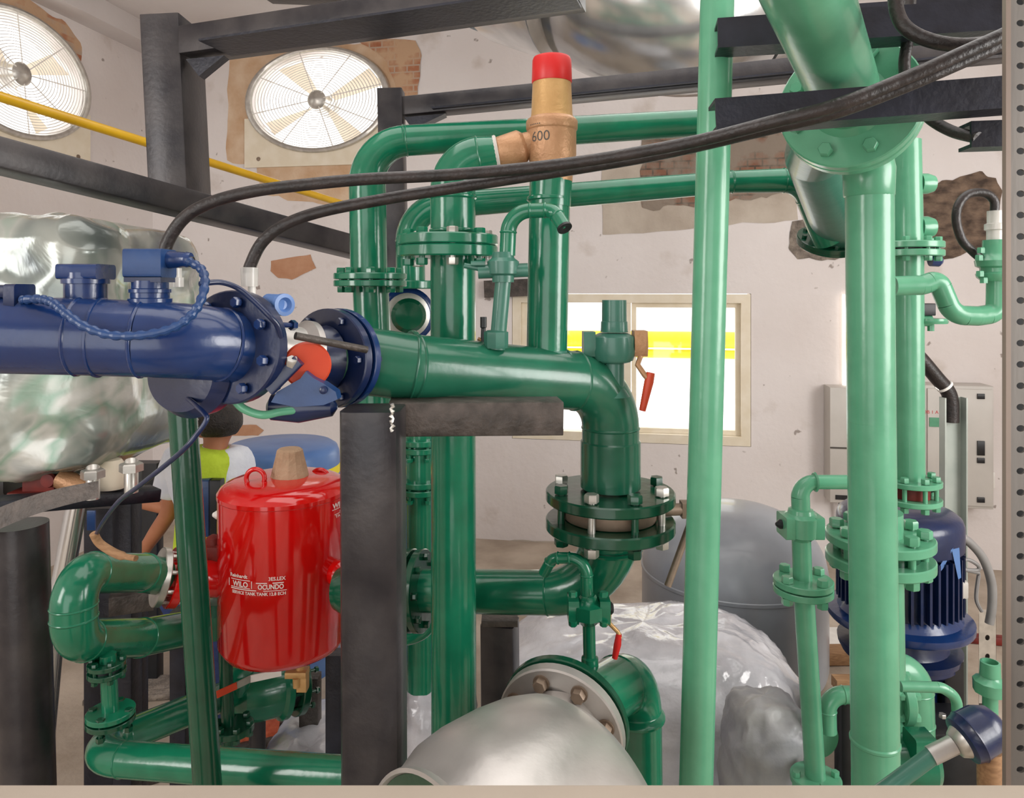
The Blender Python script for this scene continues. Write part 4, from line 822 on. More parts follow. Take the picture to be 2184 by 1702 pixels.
flange(t, P(1732, 1566, 2.5), (-FW+RT*.2).normalized(), m(50, 2.5), .03, GGREEN, 8, .011, DGREEN); mb = MB(); lathe(mb, P(1742, 1566, 2.46), (-FW+RT*.2).normalized(), [(0, m(40, 2.5)), (.03, m(38, 2.5)), (.035, .001)], 30); part('cover', mb, MINT, t)
mb = MB(); tube(mb, [P(1732, 1566, 2.53), PF(1732, 2.6)], .03, 14); part('stand_pipe', mb, DGREEN, t)
d = 2.3
t = thing('pedestal_valve', 'green cast valve body at the foot of the thickest pipe, right side', 'valve', PF(1950, d))
mb = MB(); lathe(mb, P(1900, 1622, d), RT, [(0, m(46, d)), (m(30, d), m(50, d)), (m(50, d), m(56, d)), (m(72, d), m(58, d)), (m(84, d), m(50, d)), (m(86, d), m(10, d))], 28); part('body', mb, GREEN, t)
mb = MB(); box(mb, P(1962, 1588, d-.05), RT, FW, UP, m(44, d), .08, m(48, d), .008); part('cover_block', mb, GREEN, t)
mb = MB(); tube(mb, [P(1940, 1660, d), PF(1940, d)], m(40, d), 20); part('foot', mb, GREEN, t)
d = 2.6
t = thing('socket_valve', 'small pale green valve with open upright socket beside the slotted upright', 'valve', PF(2112, d))
mb = MB(); lathe(mb, P(2112, 1440, d), UP, [(0, m(20, d)), (m(28, d), m(19, d)), (m(29, d), m(15, d)), (m(10, d), m(14, d)), (m(9, d), .001)], 24); part('socket', mb, MINT, t)
mb = MB(); lathe(mb, P(2112, 1482, d), UP, [(0, m(16, d)), (m(6, d), m(32, d)), (m(30, d), m(33, d)), (m(36, d), m(22, d)), (m(44, d), m(18, d))], 10); part('valve_body', mb, MINT, t)
mb = MB(); tube(mb, [P(2112, 1480, d), PF(2112, d)], m(15, d), 16); part('stem_pipe', mb, MINT, t)
d = 1.75
t = thing('blue_hand_pump', 'dark blue rounded motor end with pale neck at the lower right corner', 'motor', P(2090, 1610, d))
a = (RT*.9+UP*.42+FW*.1).normalized()
mb = MB(); lathe(mb, P(2050, 1582, d), a, [(0, m(38, d)), (m(4, d), m(46, d)), (m(20, d), m(50, d)), (m(22, d), m(52, d)), (m(26, d), m(50, d)), (m(60, d), m(48, d)), (m(85, d), m(36, d)), (m(96, d), m(16, d)), (m(98, d), .001)], 36); part('motor_cap', mb, NAVY, t)
mb = MB(); lathe(mb, P(2052, 1581, d), -a, [(0, m(34, d)), (m(16, d), m(26, d)), (m(20, d), m(18, d))], 28); part('neck', mb, ZINC, t)
mb = MB(); tube(mb, [P(2034, 1588, d), P(1985, 1612, d)], m(19, d), 20); part('shaft_sleeve', mb, STAIN, t)
mb = MB(); tube(mb, [P(1988, 1611, d), P(1900, 1676, d), P(1860, 1705, d)], m(17, d), 18); part('discharge_arm', mb, GGREEN, t)
mb = MB(); tube(mb, [P(2110, 1600, d), P(2112, 1760, d), PF(2112, d)], m(24, d), 16); part('support_leg', mb, TIMBER, t)
steel('pipe_stand', PF(1808, 2.75), P(1806, 1468, 2.75), .075, .07, BLACK, 'black steel stand under the stub elbow beside the thickest pipe', 'stand', up=FW)
steel('pump_stand', PF(2028, 3.05), P(2025, 1405, 3.05), .085, .07, BLACK, 'black steel leg standing beside the foot of the blue pump', 'stand', up=FW)
mb = MB(); box(mb, P(1802, 1456, 2.75), RT, FW, UP, m(46, 2.75), .05, m(22, 2.75)); single('timber_packer', mb, TIMBER, 'small raw timber block on the black stand by the thickest pipe', 'wood block')
# ================================================================== BLUE VERTICAL PUMP
d = 3.2; cx = 1916; k = d/FPX
t = thing('blue_pump_motor', 'blue upright pump motor with ribbed body behind the thickest pipe', 'pump', PF(cx, d))
mb = MB(); lathe(mb, P(cx, 1152, d), UP, [(0, 122*k), (46*k, 122*k), (58*k, 118*k), (66*k, 108*k), (72*k, 88*k), (75*k, 50*k), (76*k, .001)], 44); part('fan_cowl', mb, NAVY, t)
mb = MB(); c0 = P(cx, 1285, d); lathe(mb, c0, UP, [(0, 106*k), (128*k, 106*k)], 40)
for i in range(44):
    w = 2*math.pi*i/44; dr = RT*math.cos(w)+FW*math.sin(w); box(mb, c0+dr*113*k+UP*64*k, dr, UP.cross(dr), UP, 18*k, 5*k, 120*k)
part('ribbed_body', mb, NAVY, t)
mb = MB(); lathe(mb, P(cx, 1320, d), UP, [(0, 138*k), (4*k, 141*k), (16*k, 141*k), (20*k, 120*k), (36*k, 108*k)], 44); part('motor_flange', mb, BLUE, t)
mb = MB(); lathe(mb, P(cx, 1368, d), UP, [(0, 96*k), (8*k, 92*k), (50*k, 86*k)], 36); part('lantern', mb, NAVY, t)
mb = MB(); lathe(mb, P(cx, 1380, d), UP, [(0, 118*k), (12*k, 120*k), (14*k, 96*k)], 40); lathe(mb, P(cx, 1412, d), UP, [(0, 92*k), (20*k, 112*k), (34*k, 112*k)], 40); part('pump_head', mb, NAVY, t)
mb = MB(); tube(mb, [P(cx, 1410, d), PF(cx, d)], 84*k, 28); part('pump_foot', mb, NAVY, t)
mb = MB(); box(mb, P(2030, 1131, d-.115), RT, FW, UP, 16*k, .02, 26*k); part('orange_tag', mb, ORANGE, t)
mb = MB(); box(mb, P(2024, 1148, d-.14), (RT+UP*.25).normalized(), FW, UP, 26*k, .02, 8*k); part('white_tag', mb, WHITEP, t)
for q in ([(2022, 1178), (2034, 1168), (2012, 1212), (1992, 1236), (1998, 1218)], [(2030, 1172), (2046, 1168), (2050, 1232), (2044, 1236)]):
    mb = MB(); mb.add([P(x, y, d-.235) for x, y in q], [tuple(range(len(q)))]); part('ribbon', mb, PALEBLUE, t)
mb = MB(); box(mb, P(2034, 1250, d-.12), RT, FW, UP, 30*k, .1, 36*k, .01); part('terminal_box', mb, GREYP, t)
mb = MB(); tube(mb, smooth_path([P(2036, 1140, d), P(2064, 1154, d), P(2096, 1190, d), P(2114, 1240, d), P(2116, 1290, d), P(2110, 1330, d)], 8), m(9, d), 14); single('motor_conduit', mb, GREYD, 'grey flexible conduit curving down from the blue pump motor', 'cable')
mb = MB(); tube(mb, smooth_path([P(2050, 1196, d), P(2066, 1194, d), P(2086, 1206, d), P(2084, 1216, d), P(2052, 1214, d)], 6)+smooth_path([P(2088, 1222, d), P(2082, 1276, d), P(2094, 1304, d)], 6), m(4, d), 8); single('thin_wire', mb, GREYD, 'thin grey wire looping beside the flexible conduit', 'cable')
d = 3.35
t = thing('slotted_bracket', 'pale slotted metal bracket standing right of the blue pump', 'bracket', PF(2104, d))
mb = MB(); n = 5; ph = m(40, d)
b0 = P(2088, 1500, d)
for i in range(n): quad_hole(mb, b0+UP*(i*ph), RT, UP, m(36, d), ph, m(18, d), ph*.5, m(5, d), m(6, d), 16, depth=FW*.004)
part('slotted_strip', mb, ZINC, t)
mb = MB(); prism(mb, PF(2106, d+.02), P(2106, 1310, d+.02), rect(m(36, d), .004), up=FW); part('back_strip', mb, WORN, t)
d = 3.7
t = thing('cable_tray', 'vertical pale galvanised cable tray in front of the wide electrical cabinet', 'cable tray', PF(2027, d))
mb = MB(); prism(mb, PF(2027, d), P(2027, 846, d), [(-m(24, d), 0), (m(24, d), 0), (m(24, d), .05), (m(21, d), .05), (m(21, d), .004), (-m(21, d), .004), (-m(21, d), .05), (-m(24, d), .05)], up=-FW); part('tray', mb, TRAYM, t)
mb = MB(); tube(mb, smooth_path([P(1945, 745, d-.02), P(1968, 770, d-.02), P(1998, 806, d-.02), P(2020, 832, d-.02), P(2028, 856, d-.02), P(2029, 900, d-.02)], 7), m(15, d), 16); t = single('power_cable', mb, RUBBER, 'thick black cable curving into the top of the cable tray', 'cable')
mb = MB(); lathe(mb, P(2015, 824, d-.02), (P(2020, 832, d)-P(1998, 806, d)).normalized(), [(-.006, m(15, d)), (-.006, m(17, d)), (.006, m(17, d)), (.006, m(15, d))], 18); tube(mb, [P(2002, 832, d-.06), P(1994, 826, d-.06)], .003, 6); part('cable_tie', mb, WHITEP, t)
# ================================================================== GREY TANK + PLASTIC BUNDLE
d = 4.15; k = d/FPX
t = thing('grey_pressure_tank', 'large grey domed tank standing behind the slim mint pipe', 'tank', PF(1562, d))
b0 = PF(1562, d); R = 190*k; zt = P(1562, 1078, d).z
mb = MB(); lathe(mb, b0, UP, [(0.1, R*.98), (.14, R), (zt-.36, R)]+[(zt-.36+.36*math.sin(a), R*math.cos(a)**.75 if math.cos(a) > 1e-6 else 0) for a in [math.pi/2*i/12 for i in range(1, 13)]], 64); part('shell', mb, GREYTANK, t)
mb = MB(); lathe(mb, b0+UP*(zt-.37), UP, [(0, R), (.004, R*1.008), (.02, R*1.008), (.024, R)], 64); part('weld_band', mb, GREYTANK, t)
for k_ in range(3):
    w = k_*2.1+.5; mb = MB(); q = b0+(RT*math.cos(w)+FW*math.sin(w))*R*.8; tube(mb, [q, q+UP*.13], .04, 12); part('foot', mb, STEEL, t)
def lump(name, x0, x1, y0, y1, d, dep, M, label, cat, amp=.04, fr=4, ex=.45, seed=0, floor=False, nu=120, nv=72):
    c = P((x0+x1)/2, (y0+y1)/2, d); a = m((x1-x0)/2, d-dep*.3); b = dep/2; h = m((y1-y0)/2, d-dep*.3)
    if floor: zt = c.z+h; c.z = zt/2; h = zt/2
    sg = lambda v, e: math.copysign(abs(v)**e, v); vs, fs = [], []
    for j in range(nv+1):
        ph = -math.pi/2+math.pi*j/nv
        for i in range(nu):
            th = 2*math.pi*i/nu; q = V((sg(math.cos(ph), ex)*sg(math.cos(th), ex)*a, sg(math.cos(ph), ex)*sg(math.sin(th), ex)*b, sg(math.sin(ph), ex)*h))
            p = c+RT*q.x+FW*q.y+UP*q.z; s = V((seed, seed*2, 0))
            f = (1-abs(noise.noise(p*fr+s)))*.9-.55+.45*(1-abs(noise.noise(p*fr*2.7+s)))-.25+.18*noise.noise(p*fr*7)
            nrm = (RT*q.x/a+FW*q.y/b+UP*q.z/h).normalized(); v = p+nrm*f*amp
            if floor: v.z = max(v.z, .002)
            vs.append(v)
    for j in range(nv):
        for i in range(nu): fs.append((j*nu+i, j*nu+(i+1) % nu, (j+1)*nu+(i+1) % nu, (j+1)*nu+i))
    return single(name, MB().add(vs, fs), M, label, cat, ang=70)
lump('plastic_wrapped_bundle', 1030, 1712, 1322, 1640, 3.15, .8, PLASTIC, 'bulky bundle under crumpled milky plastic sheeting on the floor, centre right', 'bundle', .05, 3.5, .6, 1, floor=True)
lump('grey_sack', 1556, 1704, 1492, 1640, 2.5, .3, SACK, 'dull grey sack slumped at the right end of the plastic bundle', 'sack', .06, 5, .45, 5, floor=True, nu=80, nv=48)
lump('plastic_sheet', 560, 760, 1590, 1640, 2.7, .7, PLASTIC, 'low heap of milky plastic sheet on the floor left of the centre post', 'plastic sheet', .03, 5, .7, 8, floor=False, nu=80, nv=40)
lump('plastic_sheet', 868, 1010, 1390, 1700, 2.9, .5, PLASTIC, 'milky plastic sheet hanging behind the tall green pipe, right of the centre post', 'plastic sheet', .04, 4, .5, 11, floor=True, nu=80, nv=48)
t = thing('support_leg', 'black square steel leg with grey cap under the low green pipe, centre', 'stand', PF(1068, 2.3))
mb = MB(); prism(mb, PF(1072, 2.3), P(1066, 1325, 2.3), rect(m(72, 2.3), .09, .008), up=(FW+RT*.25).normalized()); part('leg', mb, STEEL, t)
mb = MB(); box(mb, P(1066, 1316, 2.3), RT, FW, UP, m(76, 2.3), .10, .022, .004); part('cap', mb, WORN, t)

mb = MB(); c = P(1996, 1530, 2.85); box(mb, V((c.x, c.y, c.z/2)), RT, FW, UP, .30, .22, c.z, .012)
t = thing('plinth_block', 'black glossy plinth block under the blue pump, right of the thickest pipe', 'plinth', V((c.x, c.y, 0))); part('block', mb, BLACK, t)
for x in (1975, 2010):
    mb = MB(); hexa(mb, P(x, 1530, 2.8), UP, .014, .014); part('anchor_bolt', mb, ZINC, t)
# ================================================================== RED EXPANSION TANK
d = 2.45; k = d/FPX; cx = 606; R = 133*k
ct = P(cx, 1380, d)
t = thing('red_expansion_tank', 'glossy red cylindrical tank with lifting rings and white printed lettering', 'tank', ct)
H = lambda y: (1380-y)*k
mb = MB(); lathe(mb, ct, UP, [(-6*k, 60*k), (0, 100*k), (10*k, 122*k), (28*k, R), (H(1052), R), (H(1050), R*1.012), (H(1042), R*1.012), (H(1040), R), (H(1033), R*.97), (H(1026), R*.9), (H(1020), R*.78), (H(1016), R*.55), (H(1014), R*.3), (H(1013), .001)], 72); part('shell', mb, RED, t)
for px, dd, r_ in ((545, -.07, 19), (682, .07, 19)):
    mb = MB(); c = P(px, 1020, d+dd); tube(mb, [c+(RT*math.cos(w)+UP*math.sin(w))*r_*k for w in [2*math.pi*i/20 for i in range(20)]], 5*k, 10, closed=True)
    n0 = len(mb.v); mb.f += [(19*10+q, 19*10+(q+1) % 10, (q+1) % 10, q) for q in range(10)]; part('lifting_ring', mb, RED, t)
mb = MB(); lathe(mb, P(728, 1225, d-.10), (RT*.8-FW*.6).normalized(), [(-.03, 26*k), (0, 26*k), (.01, 20*k), (.012, .001)], 24); part('side_nozzle', mb, RED, t)
mb = MB(); lathe(mb, P(476, 1098, d), -RT, [(0, 12*k), (14*k, 9*k), (22*k, 4*k), (23*k, .001)], 16); part('white_plug', mb, WHITEP, t)
_ry = ct-ORG; _ry.z = 0; TF = _ry.normalized(); TR_ = V((TF.y, -TF.x, 0))
def onshell(vs, ax, y, off=.002):
    y = 620+(y-620)*(d-R*.95)/d; vs = [(v[0]*.92, v[1]*.92) for v in vs]
    c = P(cx, y, d); R_ = R+off; a0 = math.asin(max(-1, min(1, (ax+9-cx)/133.)))
    return [c+TR_*(R_*math.sin(a0+v[0]/R_))-TF*(R_*math.cos(a0+v[0]/R_))+UP*v[1] for v in vs]
def dec(s, x, y, w, h, bold=0.0):
    vs, fs = text_mb(s, 1.0, bold); xa = min(v.x for v in vs); xb = max(v.x for v in vs); ya = min(v.y for v in vs); yb = max(v.y for v in vs)
    q = [((v.x-(xa+xb)/2)/(xb-xa)*w*k, (v.y-(ya+yb)/2)/(yb-ya)*h*k) for v in vs]; mb = MB(); mb.add(onshell(q, x, y), fs); part('lettering', mb, LETTER, t)
def bar(x, y, w, h):
    mb = MB(); n = 8; vs = [(w*k*(i/n-.5), s*h*k/2) for i in range(n+1) for s in (-1, 1)]
    mb.add(onshell(vs, x, y), [(2*i, 2*i+2, 2*i+3, 2*i+1) for i in range(n)]); part('printed_line', mb, LETTER, t)
dec('WILO', 515, 1246, 40, 12, .03); dec('Reinhardt', 512, 1229, 46, 8, .03); dec('3ES.LEX', 584, 1232, 35, 8, .02); dec('OCUNDO', 572, 1249, 54, 11, .03)
dec('SERVICE TANK TANK 12.8 ECH', 546, 1264, 122, 7, .03)
bar(515, 1237, 50, 1.5); bar(515, 1253.5, 50, 1.5); bar(555, 1241, 24, 2.2); bar(586, 1241, 23, 2.2); bar(520, 1257, 64, 2.2); bar(580, 1257.5, 48, 1.6); bar(494.5, 1245.5, 1.8, 16); bar(537, 1245.5, 1.8, 16)
dec('WILO', 706, 1102, 52, 12, .03); dec('ACS', 712, 1116, 26, 7, .02); dec('TANKS', 709, 1127, 44, 6, .02); bar(706, 1110, 54, 1.4); bar(708, 1121.5, 46, 1.4)
mb = MB(); c = P(618, 1018, d); lathe(mb, c, UP, [(0, 40*k), (3*k, 40*k), (44*k, 30*k), (58*k, 27*k), (62*k, 22*k), (62.5*k, .001)], 14); o = single('paper_wrap', mb, mat('brown wrapping paper', '#a5866a', '#b5977b', .8, scale=10, bump=.6, bscale=25), 'brown paper wrapped valve stub on top of the red tank', 'wrapped valve', ang=12)
mb = MB(); box(mb, P(634, 1434, d), RT, FW, UP, 44*k, .05, 14*k, .004); box(mb, P(646, 1452, d), RT, FW, UP, 20*k, .04, 40*k, .006); tube(mb, [P(640, 1360, d), P(640, 1436, d)], 9*k, 14); t2 = thing('brass_drain_cock', 'small brass drain cock under the red tank', 'valve', P(640, 1472, d)); part('body', mb, BRASS, t2)
mb = MB(); lathe(mb, P(632, 1466, d-.02), UP, [(0, 7*k), (20*k, 8*k)], 12); part('spout', mb, BRASS, t2)
mb = MB(); prism(mb, P(600, 1434, d-.02), P(534, 1448, d-.06), rect(.004, 15*k)); part('white_tag', mb, WHITEP, t2)
mb = MB(); prism(mb, P(534, 1448, d-.06), P(505, 1462, d-.10), rect(.004, 14*k)); part('grey_tag', mb, ZINC, t2)
mb = MB(); prism(mb, P(505, 1462, d-.10), P(462, 1482, d-.14), rect(.004, 14*k)); part('coloured_tag', mb, ORANGE, t2)
# tank supports (black posts standing on the floor)
for x, y0, dd, w, M, lb in ((715, 1390, 2.62, 34, BSTEEL, 'black stand post under the right side of the red tank'), (662, 1440, 2.85, 40, WORN, 'grey steel stand post behind the brass drain cock'), (386, 1300, 2.62, 34, BSTEEL, 'thin black stand post just left of the slanted dark green pipe'), (280, 1262, 2.85, 58, BSTEEL, 'black stand post seen through the green return bend')):
    mb = MB(); prism(mb, PF(x, dd), P(x, y0, dd), rect(m(w, dd), .06, .004), up=FW); single('tank_stand', mb, M, lb, 'stand', 'black steel stand posts')
mb = MB(); box(mb, P(282, 1282, 2.5), (RT+FW*.4).normalized(), (FW-RT*.4).normalized(), UP, m(84, 2.5), .06, m(40, 2.5), .003); single('stand_bracket', mb, WORN, 'grey metal bracket inside the curve of the green return bend', 'bracket')
# red inlet pipe and flange
t = thing('red_inlet_pipe', 'red pipe with round bolted flange joining the tank to the green bend', 'pipe', P(430, 1300, 2.4))
qa, qb = P(352, 1231, 2.30), P(500, 1236, 2.42); u = (qb-qa).normalized()
mb = MB(); tube(mb, [qa, qb], m(38, 2.36), 30); part('pipe', mb, RED, t)
flange(t, qa+u*.03, u, m(62, 2.32), .03, RED, 8, .013, ZINC, L=.06, ph=.3, sx=1.0)
mb = MB(); box(mb, P(452, 1178, 2.42), RT, FW, UP, m(50, 2.42), .08, m(38, 2.42), .01); lathe(mb, P(455, 1160, 2.42), UP, [(0, m(16, 2.42)), (m(14, 2.42), m(14, 2.42)), (m(20, 2.42), m(4, 2.42))], 14); part('actuator_box', mb, RUST, t)
# green return bend
t = thing('green_return_bend', 'fat green pipe bent back on itself left of the red tank', 'pipe', PF(230, 1.9))
rb = m(37, 2.3)
pipe_run(t, [qa-u*.004, P(305, 1221, 2.2), P(158, 1222, 1.85), P(158, 1366, 1.85), P(300, 1360, 2.2), P(520, 1318, 2.75)], [rb, (rb, m(44, 1.85)), m(46, 1.85), (m(44, 1.85), rb), rb], [.05, .09, .09, .05], GREEN)
flange(t, qa-u*.012, u, m(60, 2.3), .022, ZINC, 0)
d = 1.92
t = thing('bend_drain', 'green drain stub with two small flanges under the return bend', 'pipe', PF(234, d))
flange_pair(t, P(228, 1424, d), UP, m(38, d), m(10, d), .01, DGREEN, 6, m(7, d), DGREEN)
pipe_run(t, [P(230, 1395, d), P(236, 1530, d)], m(16.5, d), .02, GREEN)
flange(t, P(236, 1520, d), UP, m(48, d), m(11, d), GREEN, 0); flange(t, P(236, 1535, d), UP, m(48, d), m(11, d), DGREEN, 4, m(9, d), DGREEN, L=m(28, d))
# low U pipe
t = thing('low_return_pipe', 'green pipe at the bottom left bending back along the floor', 'pipe', PF(480, 1.9))
pipe_run(t, [P(760, 1656, 1.80), P(162, 1612, 1.99), P(520, 1468, 2.68)], [m(37, 1.85), (m(37, 1.95), m(30, 2.6))], .15, GREEN)
t = thing('y_strainer', 'dark green strainer with bolted end cover behind the slanted pipe', 'strainer', PF(550, 2.7))
a = (RT*.75-UP*.10+FW*.6).normalized(); q = P(490, 1490, 2.62)
mb = MB(); lathe(mb, q, a, [(0, .05), (.03, .09), (.10, .10), (.17, .10), (.18, .115), (.20, .115)], 32); part('body', mb, GREEN, t)
flange(t, q+a*.25, a, .115, .03, DGREEN, 8, .011, DGREEN, L=.08)
mb = MB(); tube(mb, [q+a*.2, q+a*.26], .08, 24); part('wafer', mb, BLACK, t)
mb = MB(); lathe(mb, P(510, 1450, 2.6), UP, [(-.05, .03), (.0, .045), (.03, .05), (.04, .03)], 16); part('drain_boss', mb, GREEN, t)
mb = MB(); tube(mb, [q+a*.1, V((q.x+a.x*.1, q.y+a.y*.1, 0))], .03, 12); part('foot', mb, STEEL, t)
d = 2.45
t = thing('tank_drop_pipe', 'thin dark green pipe dropping behind the left side of the red tank', 'pipe', PF(478, d))
pipe_run(t, [P(478, 1316, d), P(486, 1548, d), PF(490, d)], m(14, d), .02, DGREEN)
flange(t, P(498, 1552, d), UP, m(42, d), m(14, d), DGREEN, 6, m(8, d), DGREEN)
mb = MB(); lathe(mb, P(462, 1350, d), UP, [(0, m(40, d)), (m(50, d), m(44, d)), (m(70, d), m(30, d)), (m(74, d), .01)], 24); part('elbow_body', mb, GREEN, t)
# slanted dark green pipe
d = 1.72
t = thing('slanted_green_pipe', 'slim dark green pipe leaning in front of the red tank and return bend', 'pipe', P(460, 1900, d))
pipe_run(t, [P(384, 800, d), P(443, 1680, d), P(468, HZ+EYE*FPX/d, d)], m(29, d), .02, DGREEN, bead=False)
# ================================================================== FOIL WRAPPED UNIT AND ITS BASE
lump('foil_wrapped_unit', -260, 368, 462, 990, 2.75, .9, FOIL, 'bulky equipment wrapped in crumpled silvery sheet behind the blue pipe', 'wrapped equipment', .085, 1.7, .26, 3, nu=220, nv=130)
d = 2.35
for i, (x, y, lb) in enumerate(((198, 1010, 'left of two zinc hex bolts under the foil wrapped unit'), (280, 996, 'right of two zinc hex bolts under the foil wrapped unit'))):
    t = thing('hex_bolt', lb, 'bolt', P(x, y+50, d), 'bolts under the wrapped unit')
    mb = MB(); hexa(mb, P(x, y+9, d), UP, m(24, d), m(18, d), .3); part('head', mb, ZINC, t)
    mb = MB(); tube(mb, [P(x, y-12, d+.02), P(x, y+6, d), P(x, y+54, d)], m(14, d), 18); part('shank', mb, ZINC, t)
mb = MB(); lathe(mb, P(237, 1040, 2.5), UP, [(0, m(30, 2.5)), (m(10, 2.5), m(34, 2.5)), (m(48, 2.5), m(28, 2.5)), (m(60, 2.5), m(20, 2.5))], 24); single('cream_coupling', mb, CREAM, 'round cream coupling between the two hex bolts', 'coupling')
mb = MB(); box(mb, P(106, 1022, 2.45), RT, FW, UP, m(66, 2.45), .12, m(70, 2.45), .012); lathe(mb, P(104, 1024, 2.38), -FW, [(0, m(16, 2.4)), (.01, m(14, 2.4)), (.011, .001)], 16); box(mb, P(86, 1052, 2.42), RT, FW, UP, m(100, 2.42), .1, m(18, 2.42), .006); single('red_actuator', mb, RUST, 'dark red primed block under the left of the foil wrapped unit', 'actuator')
mb = MB(); lathe(mb, P(150, 1030, 2.4), (RT-UP*.4).normalized(), [(-.04, .03), (0, .035), (.05, .03), (.06, .01)], 16); single('copper_union', mb, BRONZE, 'small copper coloured union beside the dark red block', 'coupling')
mb = MB(); box(mb, P(10, 1020, 2.5), RT, FW, UP, m(80, 2.5), .2, m(50, 2.5), .02); single('black_foot', mb, BLACK, 'black bracket foot under the foil wrapped unit at the left edge', 'bracket')
mb = MB(); prism(mb, P(-60, 1082, 2.2), P(330, 1052, 2.6), rect(.10, m(30, 2.3), .006)); single('base_rail', mb, BSTEEL, 'black base rail carrying the red block under the wrapped unit', 'beam')
mb = MB(); vs = []; n = 14
for i in range(n+1):
    s = i/n; x = -40+250*s; y = 1122-78*s-10*math.sin(s*3.1); hh = 24-6*s; vs += [P(x, y-hh, 1.9), P(x, y+hh, 1.88), P(x, y-hh, 1.96), P(x, y+hh, 1.94)]
fs = []
for i in range(n):
    a, b = 4*i, 4*i+4; fs += [(a, a+1, b+1, b), (a+2, b+2, b+3, a+3), (a, b, b+2, a+2), (a+1, a+3, b+3, b+1)]
fs += [(0, 2, 3, 1), (4*n, 4*n+1, 4*n+3, 4*n+2)]
mb.add(vs, fs); single('steel_strap', mb, WORN, 'wide grey steel strap sloping across the top of the black column, far left', 'strap')
mb = MB(); tube(mb, [P(44, 1118, 2.0), P(60, 1690, 2.0), PF(66, 2.0)], m(52, 2.0), 32); single('black_column', mb, STEEL, 'thick round black steel column at the lower left edge', 'column')
mb = MB(); tube(mb, [P(164, 1076, 2.55), P(116, 1330, 2.55), PF(60, 2.55)], m(21, 2.55), 18); single('galvanised_tube', mb, GALV, 'leaning galvanised tube between the black column and the green bend', 'tube')
for x, y0, w, dd, lb in ((222, 1078, 62, 2.75, 'left black cabinet post behind the tan cable sheath'), (272, 1010, 40, 2.7, 'tall black steel post right of the hex bolts beside the worker')):
    mb = MB(); prism(mb, PF(x, dd), P(x, y0, dd), rect(m(w, dd), .08, .004), up=FW); single('cabinet_post', mb, BSTEEL, lb, 'post')
mb = MB(); prism(mb, P(300, 985, 4.1), PF(300, 4.1), rect(m(84, 4.1), .08, .004), up=FW); single('cabinet_post', mb, BLACK, 'dark panel edge directly left of the worker in white sleeves', 'post')
mb = MB(); box(mb, P(195, 1110, 2.2), (RT-UP*.0).normalized(), FW, (UP-RT*.12).normalized(), m(17, 2.2), .006, m(42, 2.2), .002); single('blue_tag', mb, LBLUE, 'small blue tag hanging under the grey steel strap', 'tag')
mb = MB(); tube(mb, [P(80, 1398, 3.3), P(190, 1386, 3.6)], m(9, 3.4), 12); single('red_pipe_end', mb, RUST, 'dark red pipe end lying behind the green return bend', 'pipe')
# ================================================================== PALE BLUE TANK BEHIND
d = 4.3; k = d/FPX
t = thing('blue_storage_tank', 'pale blue round tank with a yellow band behind the red tank', 'tank', PF(600, d))
b0 = PF(600, d); zt = P(600, 946, d).z; R = 122*k
mb = MB(); lathe(mb, b0, UP, [(0, R), (zt-.10, R), (zt-.05, R*.985), (zt-.02, R*.95), (zt, R*.86), (zt+.01, R*.3), (zt+.012, .001)], 56); part('shell', mb, PALEBLUE, t)
mb = MB(); lathe(mb, b0+UP*P(600, 1008, d).z, UP, [(0, R), (0, R*1.006), (18*k, R*1.006), (18*k, R)], 56); part('yellow_band', mb, YBAND, t)
mb = MB(); lathe(mb, b0+UP*P(600, 1050, d).z, UP, [(0, R), (0, R*1.006), (30*k, R*1.006), (30*k, R)], 56); part('navy_band', mb, NAVY, t)
# ================================================================== WORKER
def skin_mesh(chains, name, sub=2):
    "chains: list of (points, radii); consecutive equal points are merged"
    vs, rs, es, key = [], [], [], {}
    for pts, rr in chains:
        last = None
        for p, r in zip(pts, rr):
            kk = tuple(round(x, 4) for x in p)
            if kk not in key: key[kk] = len(vs); vs.append(V(p)); rs.append(r)
            i = key[kk]
            if last is not None and last != i: es.append((last, i))
            last = i
    me = bpy.data.meshes.new(name); me.from_pydata([tuple(v) for v in vs], es, []); o = bpy.data.objects.new(name, me); col.objects.link(o)
    o.modifiers.new('s', 'SKIN')
    for i, sv in enumerate(me.skin_vertices[0].data): sv.radius = rs[i] if isinstance(rs[i], tuple) else (rs[i], rs[i]); sv.use_root = (i == 0)
    md = o.modifiers.new('d', 'SUBSURF'); md.levels = sub; md.render_levels = sub
    dg = bpy.context.evaluated_depsgraph_get(); ev = bpy.data.meshes.new_from_object(o.evaluated_get(dg))
    mb = MB(); mb.add([v.co.copy() for v in ev.vertices], [tuple(p.vertices) for p in ev.polygons])
    bpy.data.objects.remove(o); bpy.data.meshes.remove(me); bpy.data.meshes.remove(ev); return mb
D = 3.5; J = lambda x, y, e=0: P(x, y, D+e)
hip, bel, che, nk0 = J(440, 1255), J(442, 1165), J(448, 1045), J(458, 965)
nk1, hd0, hd1, hd2 = J(462, 942, .0), J(464, 922, .02), J(464, 898, .02), J(464, 878, .02)
shl, shr = J(374, 985, .02), J(516, 985, .04)
ell, hal = J(362, 1092, .03), J(304, 1178, .08)
elr, har = J(408, 1095, .28), J(296, 1072, .36)
legs = []
for s, x in ((-1, 405), (1, 478)):
    legs.append(([hip, J(x, 1275), J(x-4, 1440, -.02), J(x-2, 1585, .03), J(x-14, 1598, -.10)], [.13, .095, .062, .045, .045]))
t = thing('person', 'worker seen from behind in a white shirt and yellow green vest reaching left', 'person', PF(440, D))
